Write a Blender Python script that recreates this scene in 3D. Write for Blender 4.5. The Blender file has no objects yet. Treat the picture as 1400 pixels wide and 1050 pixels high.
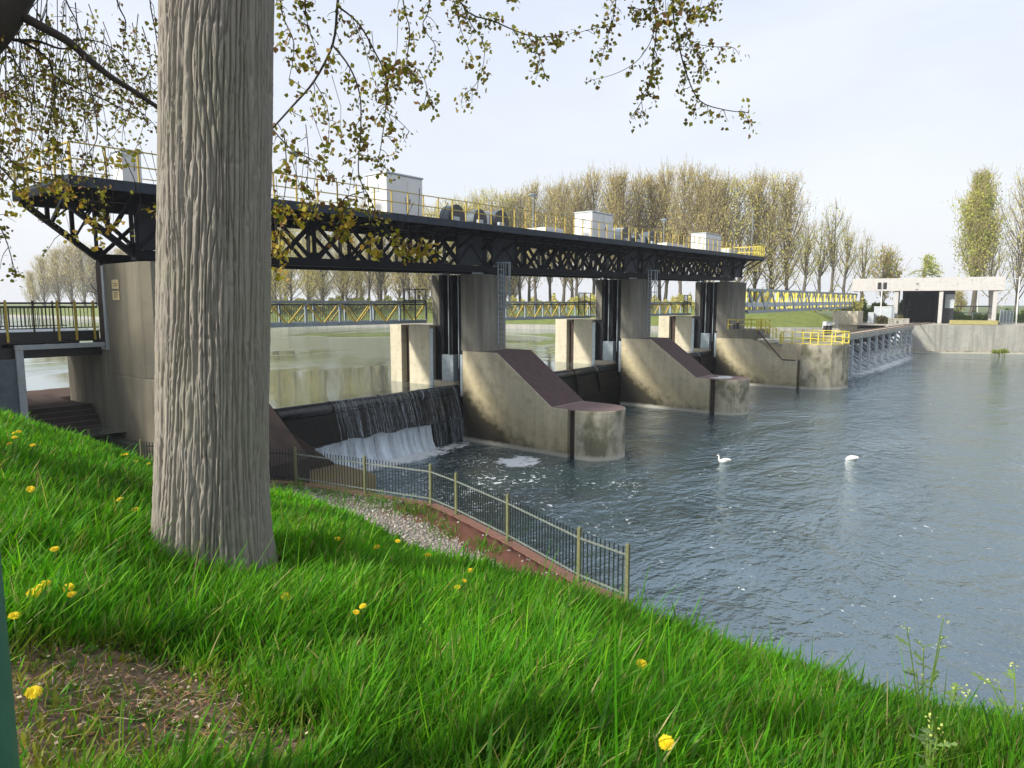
import bpy, math, random
import numpy as np
from mathutils import Vector, Matrix
random.seed(7); rng=np.random.default_rng(7)
C=bpy.context.scene.collection; SC=bpy.context.scene
# ------------------------------------------------------------------ camera, sky, sun, exposure
EYE=np.array([0.,0.,8.0]); FPX=933.0; PITCH=math.atan(110/933.0); HEAD=math.radians(38.6)
FW=np.array([math.cos(HEAD)*math.cos(PITCH),math.sin(HEAD)*math.cos(PITCH),-math.sin(PITCH)])
RT=np.array([math.sin(HEAD),-math.cos(HEAD),0.]); UP=np.cross(RT,FW)
cam=bpy.data.cameras.new('camera'); cam.sensor_width=36; cam.lens=36*FPX/1400; cam.clip_start=.05; cam.clip_end=4000
co=bpy.data.objects.new('camera',cam); C.objects.link(co)
co.matrix_world=Matrix(((RT[0],UP[0],-FW[0],0),(RT[1],UP[1],-FW[1],0),(RT[2],UP[2],-FW[2],8.0),(0,0,0,1)))
SC.camera=co
def ray(x,y): return FW*FPX+RT*(x-700)-UP*(y-525)
def pz(x,y,z): d=ray(x,y); return EYE+d*(z-8)/d[2]
def pX(x,y,X): d=ray(x,y); return EYE+d*X/d[0]
def pY(x,y,Y): d=ray(x,y); return EYE+d*Y/d[1]
def pD(x,y,D): d=ray(x,y); return EYE+d/np.linalg.norm(d[:2])*D
SUN_AZ=math.radians(38.6+120); SUN_EL=math.radians(29)      # direction to the sun, counter-clockwise from +X
sd=Vector((math.cos(SUN_AZ)*math.cos(SUN_EL),math.sin(SUN_AZ)*math.cos(SUN_EL),math.sin(SUN_EL)))
sl=bpy.data.lights.new('sun','SUN'); sl.energy=4.5; sl.angle=math.radians(5); sl.color=(1,.94,.84)
so=bpy.data.objects.new('sun',sl); C.objects.link(so); so.rotation_euler=sd.to_track_quat('Z','Y').to_euler()
W=bpy.data.worlds.new('World'); SC.world=W; W.use_nodes=True
wn=W.node_tree; wn.nodes.clear()
def N(nt,t,**k):
    n=nt.nodes.new(t)
    for a,b in k.items():
        if a.startswith('i_'): n.inputs[a[2:].replace('_',' ')].default_value=b
        else: setattr(n,a,b)
    return n
def mixc(nt,fac,a,b,mode='MIX'):
    m=N(nt,'ShaderNodeMix',data_type='RGBA',blend_type=mode)
    for i,v in ((0,fac),(6,a),(7,b)):
        if hasattr(v,'links'): nt.links.new(v,m.inputs[i])
        elif v is not None: m.inputs[i].default_value=v if i==0 else (*v,1)[:4]
    return m.outputs[2]
def math_(nt,op,a,b=None,c=None,clamp=False):
    m=N(nt,'ShaderNodeMath',operation=op,use_clamp=clamp)
    for i,v in enumerate((a,b,c)):
        if v is None: continue
        if hasattr(v,'links'): nt.links.new(v,m.inputs[i])
        else: m.inputs[i].default_value=v
    return m.outputs[0]
def noise(nt,vec,scale,detail=4,rough=.55,dist=0,stretch=None):
    if stretch:
        mp=N(nt,'ShaderNodeMapping'); mp.inputs['Scale'].default_value=stretch
        if len(stretch)>3: pass
        nt.links.new(vec,mp.inputs['Vector']); vec=mp.outputs[0]
    n=N(nt,'ShaderNodeTexNoise'); n.inputs['Scale'].default_value=scale; n.inputs['Detail'].default_value=detail
    n.inputs['Roughness'].default_value=rough; n.inputs['Distortion'].default_value=dist
    nt.links.new(vec,n.inputs['Vector']); return n.outputs['Fac']
def ramp(nt,fac,stops):
    r=N(nt,'ShaderNodeValToRGB'); e=r.color_ramp.elements
    while len(e)<len(stops): e.new(.5)
    for x,(p,c) in zip(e,stops):
        x.position=p; x.color=(c,c,c,1) if isinstance(c,(int,float)) else (*c,1)
    nt.links.new(fac,r.inputs[0]); return r.outputs[0]
sky=N(wn,'ShaderNodeTexSky',sky_type='NISHITA',sun_disc=False,sun_elevation=SUN_EL,sun_rotation=math.pi/2-SUN_AZ)
sky.air_density=1.4; sky.dust_density=3.0
tc=N(wn,'ShaderNodeTexCoord')
cl=ramp(wn,noise(wn,tc.outputs['Generated'],2.2,6,.55,.4,(1,1,3.2)),[(.42,0.),(.72,1.)])
sep=N(wn,'ShaderNodeSeparateXYZ'); wn.links.new(tc.outputs['Generated'],sep.inputs[0])
hz=ramp(wn,sep.outputs[2],[(0.,1.),(.5,0.)])
veil=mixc(wn,hz,(5.1,5.6,6.7),(6.5,6.7,7.0))
veil=mixc(wn,math_(wn,'MULTIPLY',cl,.55),veil,(7.2,7.35,7.6))
colr=mixc(wn,.86,None,veil); wn.links.new(sky.outputs[0],colr.node.inputs[6])
bg=N(wn,'ShaderNodeBackground'); bg.inputs[1].default_value=.11
wn.links.new(colr,bg.inputs[0]); wo=N(wn,'ShaderNodeOutputWorld'); wn.links.new(bg.outputs[0],wo.inputs[0])
SC.view_settings.view_transform='Standard'; SC.view_settings.look='None'; SC.view_settings.gamma=1
SC.view_settings.exposure=.52; SC.view_settings.use_curve_mapping=False
# ------------------------------------------------------------------ materials
MATS={}
def newmat(name):
    m=bpy.data.materials.new(name); m.use_nodes=True; nt=m.node_tree; nt.nodes.clear()
    o=N(nt,'ShaderNodeOutputMaterial'); p=N(nt,'ShaderNodeBsdfPrincipled'); nt.links.new(p.outputs[0],o.inputs[0])
    g=N(nt,'ShaderNodeNewGeometry'); MATS[name]=m
    return m,nt,p,g.outputs['Position'],o
def bump(nt,p,h,strength=.4,dist=.02):
    b=N(nt,'ShaderNodeBump'); b.inputs['Strength'].default_value=strength; b.inputs['Distance'].default_value=dist
    nt.links.new(h,b.inputs['Height']); nt.links.new(b.outputs[0],p.inputs['Normal'])
def simple(name,c1,c2=None,rough=.6,scale=6,metal=0,bs=.15,bd=.01,stretch=None,spec=.5):
    m,nt,p,pos,o=newmat(name); c2=c2 or tuple(v*.75 for v in c1)
    n=noise(nt,pos,scale,5,.6,0,stretch)
    nt.links.new(mixc(nt,ramp(nt,n,[(.3,0.),(.7,1.)]),c2,c1),p.inputs['Base Color'])
    p.inputs['Roughness'].default_value=rough; p.inputs['Metallic'].default_value=metal; p.inputs['Specular IOR Level'].default_value=spec
    if bs: bump(nt,p,n,bs,bd)
    return m
def concrete(name,warm,grey,stain=0,streak=.6,kind=None):
    m,nt,p,pos,o=newmat(name)
    n1=noise(nt,pos,.55,6,.6); n2=noise(nt,pos,9,6,.65); st=noise(nt,pos,1.0,5,.6,.3,(2.2,2.2,.16)); n3=noise(nt,pos,2.4,6,.6)
    c=mixc(nt,ramp(nt,n1,[(.35,0.),(.65,1.)]),warm,grey)
    c=mixc(nt,math_(nt,'MULTIPLY',ramp(nt,st,[(.42,0.),(.7,1.)]),streak),c,tuple(v*.42 for v in grey))
    c=mixc(nt,math_(nt,'MULTIPLY',ramp(nt,n3,[(.52,0.),(.72,1.)]),.5),c,(.13,.12,.085))
    c=mixc(nt,.3,c,mixc(nt,n2,tuple(v*.7 for v in warm),tuple(min(1,v*1.25) for v in warm)))
    s=N(nt,'ShaderNodeSeparateXYZ'); nt.links.new(pos,s.inputs[0])
    # board-mark lines of the shuttering
    wv=N(nt,'ShaderNodeTexWave',wave_type='BANDS',bands_direction='Z'); wv.inputs['Scale'].default_value=.65; wv.inputs['Distortion'].default_value=.6
    nt.links.new(pos,wv.inputs['Vector'])
    c=mixc(nt,math_(nt,'MULTIPLY',ramp(nt,wv.outputs[0],[(.0,1.),(.05,0.)]),.07),c,(.13,.12,.09))
    if kind=='pier':   # black-green slime left by the overflow, widest beside the gate
        edge=math_(nt,'MULTIPLY',math_(nt,'POWER',math_(nt,'MULTIPLY_ADD',s.outputs[1],1/5.8,-21.0/5.8,True),1.7),3.1)
        d=math_(nt,'SUBTRACT',edge,s.outputs[2]); d=math_(nt,'MULTIPLY_ADD',math_(nt,'SUBTRACT',n3,.5),1.2,d); d=math_(nt,'ADD',d,.12)
        d=math_(nt,'MULTIPLY_ADD',math_(nt,'SUBTRACT',n1,.5),1.2,d)
        f=ramp(nt,math_(nt,'MULTIPLY_ADD',d,.45,.5,True),[(.22,0.),(.5,.55),(.72,.97)])
        c=mixc(nt,f,c,(.018,.017,.011))
        yl=ramp(nt,math_(nt,'MULTIPLY_ADD',d,.25,.7,True),[(.1,0.),(.5,.5),(.9,0.)])
        c=mixc(nt,math_(nt,'MULTIPLY',yl,.8),c,(.27,.22,.08))
    if kind in('pier','nose'):
        if kind=='nose':
            c=mixc(nt,math_(nt,'MULTIPLY',ramp(nt,noise(nt,pos,.9,5,.6,.2,(1,1,.8)),[(.45,0.),(.62,1.)]),.75),c,(.07,.075,.035))
        zz=math_(nt,'MULTIPLY_ADD',n2,-.25,s.outputs[2])
        c=mixc(nt,ramp(nt,zz,[(.02,.9),(.16,0.)]),c,(.42,.4,.34))
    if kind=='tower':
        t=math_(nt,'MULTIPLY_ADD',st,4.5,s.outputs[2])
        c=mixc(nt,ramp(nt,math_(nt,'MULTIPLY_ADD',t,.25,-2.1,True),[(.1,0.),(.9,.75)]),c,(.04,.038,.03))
    nt.links.new(c,p.inputs['Base Color']); p.inputs['Roughness'].default_value=.9; p.inputs['Specular IOR Level'].default_value=.25
    bump(nt,p,n2,.5,.02); return m
M_pier=concrete('pier_concrete',(.52,.46,.325),(.42,.385,.29),kind='pier',streak=.4)
M_nose=concrete('nose_concrete',(.42,.38,.28),(.36,.34,.27),kind='nose',streak=.6)
M_col=concrete('column_concrete',(.50,.45,.33),(.42,.38,.30),streak=.45)
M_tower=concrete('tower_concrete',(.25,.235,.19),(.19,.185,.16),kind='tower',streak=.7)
M_abut=concrete('abutment_concrete',(.22,.20,.15),(.16,.15,.12),streak=.8)
M_quay=concrete('quay_concrete',(.38,.37,.32),(.28,.28,.26),streak=.8)
M_white_conc=concrete('canopy_concrete',(.47,.455,.44),(.43,.42,.405),streak=.08)
M_cap=simple('brown_paving',(.085,.052,.048),(.062,.038,.036),.95,3,bs=.3)
M_steel=simple('black_steel',(.008,.010,.014),(.005,.006,.008),.65,3,spec=.1)
M_edge=simple('deck_edge_steel',(.03,.04,.056),(.02,.026,.036),.6,2,spec=.2)
M_plate=simple('gusset_steel',(.020,.024,.030),(.012,.014,.018),.6,2,spec=.15)
M_yel=simple('yellow_paint',(.50,.37,.05),(.38,.27,.04),.5,4)
M_yel2=simple('pale_yellow_paint',(.66,.56,.06),(.5,.42,.05),.5,4)
M_grey=simple('grey_paint',(.34,.38,.40),(.26,.29,.31),.55,4)
M_galv=simple('galvanised_steel',(.30,.35,.38),(.2,.24,.27),.45,5,metal=.3)
M_dgrey=simple('dark_grey_steel',(.09,.12,.14),(.05,.07,.085),.5,3)
M_white=simple('white_panel',(.66,.66,.64),(.58,.59,.58),.5,2,bs=.05)
M_wgrey=simple('pale_grey_panel',(.45,.50,.52),(.38,.42,.45),.5,2,bs=.05)
M_dark=simple('dark_cover',(.02,.022,.03),(.012,.013,.018),.35,3)
M_gate=simple('wet_gate_steel',(.014,.012,.009),(.006,.006,.005),.4,2.5,bs=.5,bd=.05,spec=.12)
M_gatetop=simple('wet_gate_top',(.035,.036,.034),(.012,.012,.011),.22,4,bs=.8,bd=.03)
M_rust=simple('rusty_brown',(.055,.034,.025),(.025,.017,.013),.9,2)
M_rail=simple('black_railing',(.012,.012,.013),None,.5,3)
M_fence=simple('dark_green_fence',(.018,.03,.025),None,.5,5)
M_post=simple('olive_post',(.17,.18,.085),(.11,.12,.055),.8,8)
M_frail=simple('pale_fence_rail',(.2,.23,.21),(.12,.14,.12),.55,8)
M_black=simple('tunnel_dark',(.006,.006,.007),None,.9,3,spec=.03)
M_green=simple('green_post_paint',(.045,.14,.10),(.035,.11,.08),.45,9)
M_sign=simple('tan_sign_plate',(.55,.44,.22),None,.6,4)
M_ink=simple('sign_print',(.16,.11,.06),None,.7,4)
M_brick=simple('brick_edging',(.22,.105,.075),(.14,.075,.055),.95,7,bs=.5)
M_apron=simple('mossy_apron',(.22,.15,.10),(.20,.17,.04),.95,1.6,bs=.5,bd=.03)
M_red=simple('rail_rust',(.25,.13,.09),None,.8,3)
M_swan=simple('swan_feathers',(.86,.85,.80),(.78,.76,.70),.8,9,bs=.3)
M_bill=simple('swan_bill',(.45,.13,.02),(.3,.08,.02),.5,9)
# ------------------------------------------------------------------ helpers
class MB:
    def __init__(s): s.v=[]; s.f=[]
    def add(s,vs,fs):
        b=len(s.v); s.v+=[tuple(map(float,v)) for v in vs]; s.f+=[tuple(b+i for i in f) for f in fs]; return s
    def box(s,x0,x1,y0,y1,z0,z1):
        return s.add([(x,y,z) for z in(z0,z1) for y in(y0,y1) for x in(x0,x1)],[(0,2,3,1),(4,5,7,6),(0,1,5,4),(2,6,7,3),(0,4,6,2),(1,3,7,5)])
    def prism(s,poly,axis,a,b):
        n=len(poly)
        def P(u,w,t): return {'x':(t,u,w),'y':(u,t,w),'z':(u,w,t)}[axis]
        vs=[P(u,w,a) for u,w in poly]+[P(u,w,b) for u,w in poly]
        return s.add(vs,[tuple(range(n-1,-1,-1)),tuple(range(n,2*n))]+[(i,(i+1)%n,n+(i+1)%n,n+i) for i in range(n)])
    def beam(s,p,q,w,h=None,up=(0,0,1)):
        p=Vector(p);q=Vector(q);h=h or w;d=(q-p).normalized();u=Vector(up)
        if abs(d.dot(u))>.98:u=Vector((0,1,0))
        r=d.cross(u).normalized();u=r.cross(d)
        vs=[c+r*(a*w/2)+u*(b*h/2) for c in(p,q) for a,b in((-1,-1),(1,-1),(1,1),(-1,1))]
        return s.add(vs,[(3,2,1,0),(4,5,6,7)]+[(i,(i+1)%4,4+(i+1)%4,4+i) for i in range(4)])
    def tube(s,pts,rad,n=6,cap=True):
        pts=[Vector(p) for p in pts]; m=len(pts)
        if isinstance(rad,(int,float)): rad=[rad]*m
        b=len(s.v); prev=None
        for i,p in enumerate(pts):
            d=(pts[min(i+1,m-1)]-pts[max(i-1,0)]).normalized()
            if prev is None:
                u=d.cross(Vector((0,0,1)));  u=u if u.length>.1 else d.cross(Vector((1,0,0)))
            else: u=prev-d*prev.dot(d)
            u.normalize(); prev=u; w=d.cross(u)
            for k in range(n):
                a=2*math.pi*k/n; s.v.append(tuple(p+(u*math.cos(a)+w*math.sin(a))*rad[i]))
        for i in range(m-1):
            for k in range(n): s.f.append((b+i*n+k,b+i*n+(k+1)%n,b+(i+1)*n+(k+1)%n,b+(i+1)*n+k))
        if cap: s.f.append(tuple(b+k for k in range(n-1,-1,-1))); s.f.append(tuple(b+(m-1)*n+k for k in range(n)))
        return s
    def build(s,name,mat,parent=None,smooth=False,bevel=0):
        me=bpy.data.meshes.new(name); o=off(parent)
        me.from_pydata([(x-o[0],y-o[1],z-o[2]) for x,y,z in s.v],[],s.f); me.materials.append(mat)
        if smooth: me.polygons.foreach_set('use_smooth',[True]*len(me.polygons))
        ob=bpy.data.objects.new(name,me); C.objects.link(ob)
        if parent: ob.parent=parent
        if bevel:
            bm=ob.modifiers.new('bevel','BEVEL'); bm.width=bevel; bm.segments=2; bm.limit_method='ANGLE'
        return ob
def off(p):
    v=Vector((0,0,0))
    while p: v+=p.location; p=p.parent
    return v
def tag(o,label=None,cat=None,group=None,kind=None):
    for k,v in(('label',label),('category',cat),('group',group),('kind',kind)):
        if v: o[k]=v
    return o
def thing(name,label,cat,loc=(0,0,0),group=None,kind=None):
    o=bpy.data.objects.new(name,None); o.empty_display_size=.3; C.objects.link(o); o.location=loc
    return tag(o,label,cat,group,kind)
def inst(name,me,parent,loc,rot=None,scale=None):
    o=bpy.data.objects.new(name,me); C.objects.link(o); o.parent=parent; o.location=Vector(loc)-off(parent)
    if rot: o.rotation_euler=rot
    if scale: o.scale=scale
    return o
def copy_tree(o,parent=None):
    c=o.copy(); C.objects.link(c); c.parent=parent
    for ch in list(o.children): copy_tree(ch,c)
    return c
def bulk(name,V,F,mat,col=None,parent=None,smooth=False):
    """large mesh from numpy: V (n,3); F list of (k,m) face index arrays"""
    V=np.asarray(V,dtype=np.float32); me=bpy.data.meshes.new(name)
    if parent: V=V-np.array(off(parent),dtype=np.float32)
    F=[np.asarray(f,dtype=np.int32) for f in F if len(f)]
    tot=np.concatenate([np.full(len(f),f.shape[1],np.int32) for f in F]); idx=np.concatenate([f.ravel() for f in F])
    me.vertices.add(len(V)); me.vertices.foreach_set('co',V.ravel())
    me.loops.add(len(idx)); me.loops.foreach_set('vertex_index',idx)
    me.polygons.add(len(tot)); st=np.concatenate([[0],np.cumsum(tot)[:-1]]).astype(np.int32)
    me.polygons.foreach_set('loop_start',st); me.polygons.foreach_set('loop_total',tot)
    if smooth: me.polygons.foreach_set('use_smooth',np.ones(len(tot),bool))
    me.update(calc_edges=True)
    if col is not None:
        a=me.color_attributes.new('tint','FLOAT_COLOR','POINT')
        cc=np.ones((len(V),4),np.float32); cc[:,:3]=col; a.data.foreach_set('color',cc.ravel())
    me.materials.append(mat); o=bpy.data.objects.new(name,me); C.objects.link(o)
    if parent:o.parent=parent
    return o
def vnoise(x,y,seed=0,perx=None):
    xi=np.floor(x).astype(int); yi=np.floor(y).astype(int); fx=x-xi; fy=y-yi
    fx=fx*fx*(3-2*fx); fy=fy*fy*(3-2*fy)
    def h(a,b):
        if perx: a=np.mod(a,perx)
        n=(a*374761393+b*668265263+seed*1442695041)&0x7fffffff; n=((n^(n>>13))*1274126177)&0x7fffffff; n=n^(n>>16)
        return (n&0xffff)/65535.
    return (h(xi,yi)*(1-fx)+h(xi+1,yi)*fx)*(1-fy)+(h(xi,yi+1)*(1-fx)+h(xi+1,yi+1)*fx)*fy
def leafmat(name,trans=.45,rough=.5):
    """colour of its own per leaf or blade from the tint attribute; light passes through"""
    m,nt,p,pos,o=newmat(name)
    at=N(nt,'ShaderNodeVertexColor',layer_name='tint'); nt.links.new(at.outputs[0],p.inputs['Base Color'])
    p.inputs['Roughness'].default_value=rough; p.inputs['Specular IOR Level'].default_value=.15
    tr=N(nt,'ShaderNodeBsdfTranslucent'); nt.links.new(mixc(nt,1.,at.outputs[0],(1.25,1.3,.5),'MULTIPLY'),tr.inputs[0])
    mx=N(nt,'ShaderNodeMixShader'); mx.inputs[0].default_value=trans
    nt.links.new(p.outputs[0],mx.inputs[1]); nt.links.new(tr.outputs[0],mx.inputs[2]); nt.links.new(mx.outputs[0],o.inputs[0]); return m
M_grass=leafmat('grass_blades',.45,.6); M_leaf=leafmat('poplar_leaves',.35,.45); M_far=leafmat('far_foliage',.4,.8); M_litter=leafmat('leaf_litter',.1,.9)
def barkmat(name,c1,c2,scale,st):
    m,nt,p,pos,o=newmat(name)
    n=noise(nt,pos,scale,6,.65,.3,st); n2=noise(nt,pos,3,5,.6); n3=noise(nt,pos,60,4,.7); c=mixc(nt,ramp(nt,noise(nt,pos,1.3,5,.65),[(.48,0.),(.7,.55)]),mixc(nt,n,c2,c1),(.21,.22,.13))
    c=mixc(nt,ramp(nt,n2,[(.4,0.),(.8,.45)]),c,tuple(v*.8 for v in c1))
    sp=noise(nt,pos,4.5,3,.5); c=mixc(nt,ramp(nt,sp,[(.715,0.),(.745,.8)]),c,(.35,.28,.05))
    nt.links.new(c,p.inputs['Base Color']); p.inputs['Roughness'].default_value=.95; p.inputs['Specular IOR Level'].default_value=.15
    bump(nt,p,math_(nt,'ADD',n,math_(nt,'MULTIPLY',n3,.5)),.6,.007); return m
M_bark=barkmat('poplar_bark',(.34,.31,.27),(.165,.15,.125),46,(1,1,.11))
M_twig=simple('dark_twig',(.05,.038,.03),(.03,.024,.02),.9,12)
M_ftrunk=simple('far_trunk_bark',(.13,.115,.09),(.08,.07,.055),.95,2)
# ------------------------------------------------------------------ water
def water(name,base,rough,wscale,wdist,foam=None,calm=None,wstretch=(1,1,1),sheen=.2):
    m,nt,p,pos,o=newmat(name)
    n1=noise(nt,pos,wscale,5,.55,.25,wstretch); n2=noise(nt,pos,wscale*.22,3,.5,.2,wstretch); n3=noise(nt,pos,wscale*3.3,3,.5)
    h=math_(nt,'ADD',math_(nt,'MULTIPLY',n2,1.7),math_(nt,'ADD',n1,math_(nt,'MULTIPLY',n3,.28)))
    if foam:
        h=math_(nt,'MULTIPLY',h,ramp(nt,noise(nt,pos,.16,4,.6,.6,(1,1.4,1)),[(.34,.6),(.66,1.45)]))
    if calm:
        k=ramp(nt,noise(nt,pos,*calm),[(.44,.10),(.56,3.5)]); h=math_(nt,'MULTIPLY',h,k)
    p.inputs['Base Color'].default_value=(*base,1); p.inputs['Roughness'].default_value=rough; p.inputs['IOR'].default_value=1.33
    b=N(nt,'ShaderNodeBump'); b.inputs['Strength'].default_value=1; b.inputs['Distance'].default_value=wdist
    nt.links.new(h,b.inputs['Height']); nt.links.new(b.outputs[0],p.inputs['Normal'])
    if foam:
        s=N(nt,'ShaderNodeSeparateXYZ'); nt.links.new(pos,s.inputs[0])
        dx=math_(nt,'MULTIPLY',math_(nt,'SUBTRACT',s.outputs[0],21.),.075); dy=math_(nt,'MULTIPLY',math_(nt,'SUBTRACT',s.outputs[1],20.),.085)
        d=math_(nt,'SQRT',math_(nt,'ADD',math_(nt,'MULTIPLY',dx,dx),math_(nt,'MULTIPLY',dy,dy)))
        near=ramp(nt,d,[(.1,1.),(2.2,0.)])
        fl=noise(nt,pos,4.2,5,.7,.6,(1,1,1)); pt=noise(nt,pos,.45,4,.6,.4)
        th=math_(nt,'ADD',fl,math_(nt,'MULTIPLY_ADD',near,.11,math_(nt,'MULTIPLY',math_(nt,'SUBTRACT',pt,.5),.35)))
        f=ramp(nt,th,[(.675,0.),(.73,1.)])
        # churned white water at the foot of the first gate and the side weir
        def patch(cx,cy,rx,ry):
            a=math_(nt,'MULTIPLY',math_(nt,'SUBTRACT',s.outputs[0],cx),1/rx); b=math_(nt,'MULTIPLY',math_(nt,'SUBTRACT',s.outputs[1],cy),1/ry)
            return math_(nt,'ADD',math_(nt,'MULTIPLY',a,a),math_(nt,'MULTIPLY',b,b))
        q=noise(nt,pos,1.6,5,.65,.8)
        for args in((23.3,26.1,5.6,1.0),(26.9,21.1,1.3,1.3),(101.,17.8,23.,2.0)):
            g=math_(nt,'MULTIPLY_ADD',math_(nt,'SUBTRACT',q,.5),4.5,patch(*args))
            f=math_(nt,'MAXIMUM',f,ramp(nt,g,[(.45,1.),(1.1,0.)]))
        f=math_(nt,'MULTIPLY',f,.95)
        nt.links.new(mixc(nt,f,base,(.80,.83,.84)),p.inputs['Base Color'])
        nt.links.new(math_(nt,'MULTIPLY_ADD',f,.6,rough),p.inputs['Roughness'])
    gl=N(nt,'ShaderNodeBsdfGlossy'); gl.inputs['Color'].default_value=(.74,.87,.92,1); gl.inputs['Roughness'].default_value=rough*1.5; nt.links.new(b.outputs[0],gl.inputs['Normal'])
    mx=N(nt,'ShaderNodeMixShader'); mx.inputs[0].default_value=sheen; nt.links.new(math_(nt,'MULTIPLY_ADD',f,-sheen,sheen),mx.inputs[0]) if foam else None; nt.links.new(p.outputs[0],mx.inputs[1]); nt.links.new(gl.outputs[0],mx.inputs[2]); nt.links.new(mx.outputs[0],o.inputs[0])
    return m
M_low=water('river_water',(.018,.046,.056),.03,2.1,.10,foam=True,sheen=.30,wstretch=(.8,1.15,1))
M_up=water('pool_water',(.14,.15,.115),.05,.9,.035,calm=(.028,3,.5,.6,(1.0,1.6,1)),sheen=.34)
tag(MB().add([(-150,-400,0),(500,-400,0),(500,27.35,0),(-150,27.35,0)],[(0,1,2,3)]).build('river',M_low),kind='structure')
tag(MB().add([(-400,27.75,3.1),(71,27.75,3.1),(71,22.2,3.1),(135,22.2,3.1),(135,600,3.1),(-400,600,3.1)],[(0,1,2,3,4,5)]).build('upper_pool',M_up),kind='structure')
# ------------------------------------------------------------------ the grassy bank under the camera
CREST=[(-700,600,17),(-300,585,16.5),(0,569,16),(100,602,15),(210,640,14),(290,660,13),(380,680,11.5),(470,708,9.5),(560,757,8),(640,783,6.6),(700,803,6),(760,815,5.8),(800,829,5.8),(860,856,5.6),(1000,899,5.5),(1130,947,5.2),(1270,992,4.8),(1400,1004,4.5),(1700,1040,4.3),(2400,1120,4.2)]
_az=[];_t=[];_d=[]
for x,y,D in CREST:
    r=ray(x,y); _az.append(math.atan2(r[1],r[0])-HEAD); _t.append(-r[2]/math.hypot(r[0],r[1])); _d.append(D)
_o=np.argsort(_az); _az=np.array(_az)[_o]; _t=np.array(_t)[_o]; _d=np.array(_d)[_o]
FEN=np.array([(11.71,6.39),(11.96,7.7),(12.98,10.5),(13.75,13.0),(14.07,14.35),(13.55,16.75),(12.95,19.6),(11.6,22.4),(10.35,25.05),(9.95,28.6),(9.7,32.2)])
H0=1.25
def fence_x(y): return np.interp(y,FEN[:,1],FEN[:,0])
def floor_z(x,y):
    f=np.interp(y,[2,6.2,29.2,31.0,38,43],[-3,2.0,2.0,3.9,3.9,1.5])
    lim=np.where(y<29,fence_x(y)+.08,np.where(y<34,10.95,13.))
    return np.where(x>lim,-2.5,f)
def ground(x,y):
    x=np.asarray(x,float);y=np.asarray(y,float); D=np.hypot(x,y); a=np.arctan2(y,x)-HEAD; a=(a+np.pi)%(2*np.pi)-np.pi
    t=np.interp(a,_az,_t); dc=np.interp(a,_az,_d); b=H0/dc**2; k=t-2*H0/dc
    w=np.clip((np.abs(a)-1.25)/.6,0,1); k=k*(1-w)-.02*w; b=b*(1-w)+.002*w
    z=8-(H0+k*D+b*D*D)
    z=z+(.05*(vnoise(x*1.1+50,y*1.1+50,3)-.5)+.025*(vnoise(x*4+50,y*4+50,4)-.5))*np.clip(D/3,0,1)
    return np.maximum(z,np.maximum(floor_z(x,y),-3))
def hit(px,py):
    d=ray(px,py); d=d/np.linalg.norm(d[:2]); D=.5
    while D<60:
        P=EYE+d*D
        if P[2]<=ground(P[0],P[1]): return P
        D+=.01+.002*D
    return P
azs=np.concatenate([np.linspace(-math.pi,-1.1,40)[:-1],np.linspace(-1.1,1.1,360),np.linspace(1.1,math.pi,40)[1:]])
Ds=np.concatenate([[0.01],np.geomspace(.35,24,150),np.linspace(24.3,45,60)])
A,DD=np.meshgrid(azs,Ds); GX=(DD*np.cos(A+HEAD)); GY=(DD*np.sin(A+HEAD)); GZ=ground(GX,GY)
DC=[hit(*q) for q in((60,1010),(170,985),(230,1010),(60,930),(150,930),(330,1040),(230,945))]
def dirtmask(x,y):
    m=np.zeros_like(x,dtype=float)
    for (P,r) in zip(DC,(.42,.42,.40,.36,.33,.26,.28)): m=np.maximum(m,np.clip(1.25-np.hypot(x-P[0],y-P[1])/r,0,1))
    return np.clip(m*1.6+(vnoise(x*5+9,y*5+9,21)-.5)*1.1-.15,0,1)
fl=floor_z(GX,GY); onfl=(GZ<fl+.06)&(GY>6)
dist=fence_x(GY)-GX
col=np.zeros(GX.shape+(3,),np.float32)
col[...]=np.array([.045,.06,.015])
dm=dirtmask(GX,GY)[...,None]; col=col*(1-dm)+np.array([.25,.18,.12])*dm
gv=vnoise(GX*40,GY*40,9)[...,None]; nb=vnoise(GX*.9+4,GY*.9,11)[...,None]
grav=np.array([.30,.275,.24])*(.6+.7*gv)
col=np.where(onfl[...,None]&(GY[...,None]<27),grav,col)
br=onfl&(dist<.95+.4*vnoise(GX*2,GY*2,15))&(GY<15.2)
col=np.where(br[...,None],np.array([.20,.085,.06])*(.75+.5*gv),col)
col=np.where((onfl&(GY>=27))[...,None],np.where((GY>38.3)[...,None],np.array([.17,.085,.045])*(.6+.8*gv),np.array([.115,.08,.065])*(.85+.3*gv)),col)
na=len(azs); ii=(np.arange(len(Ds)-1)[:,None]*na+np.arange(na-1)[None,:]).ravel()
m,nt,p,pos,o=newmat('bank_soil'); at=N(nt,'ShaderNodeVertexColor',layer_name='tint'); nn=noise(nt,pos,24,6,.7)
nt.links.new(mixc(nt,ramp(nt,nn,[(.3,0.),(.7,.6)]),at.outputs[0],(.05,.035,.025)),p.inputs['Base Color']); p.inputs['Roughness'].default_value=1; p.inputs['Specular IOR Level'].default_value=.1
bump(nt,p,nn,.9,.03)
tag(bulk('grass_bank_ground',np.stack([GX,GY,GZ],-1).reshape(-1,3),[np.stack([ii,ii+na,ii+na+1,ii+1],1)],m,col.reshape(-1,3),smooth=True),kind='structure')
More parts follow.
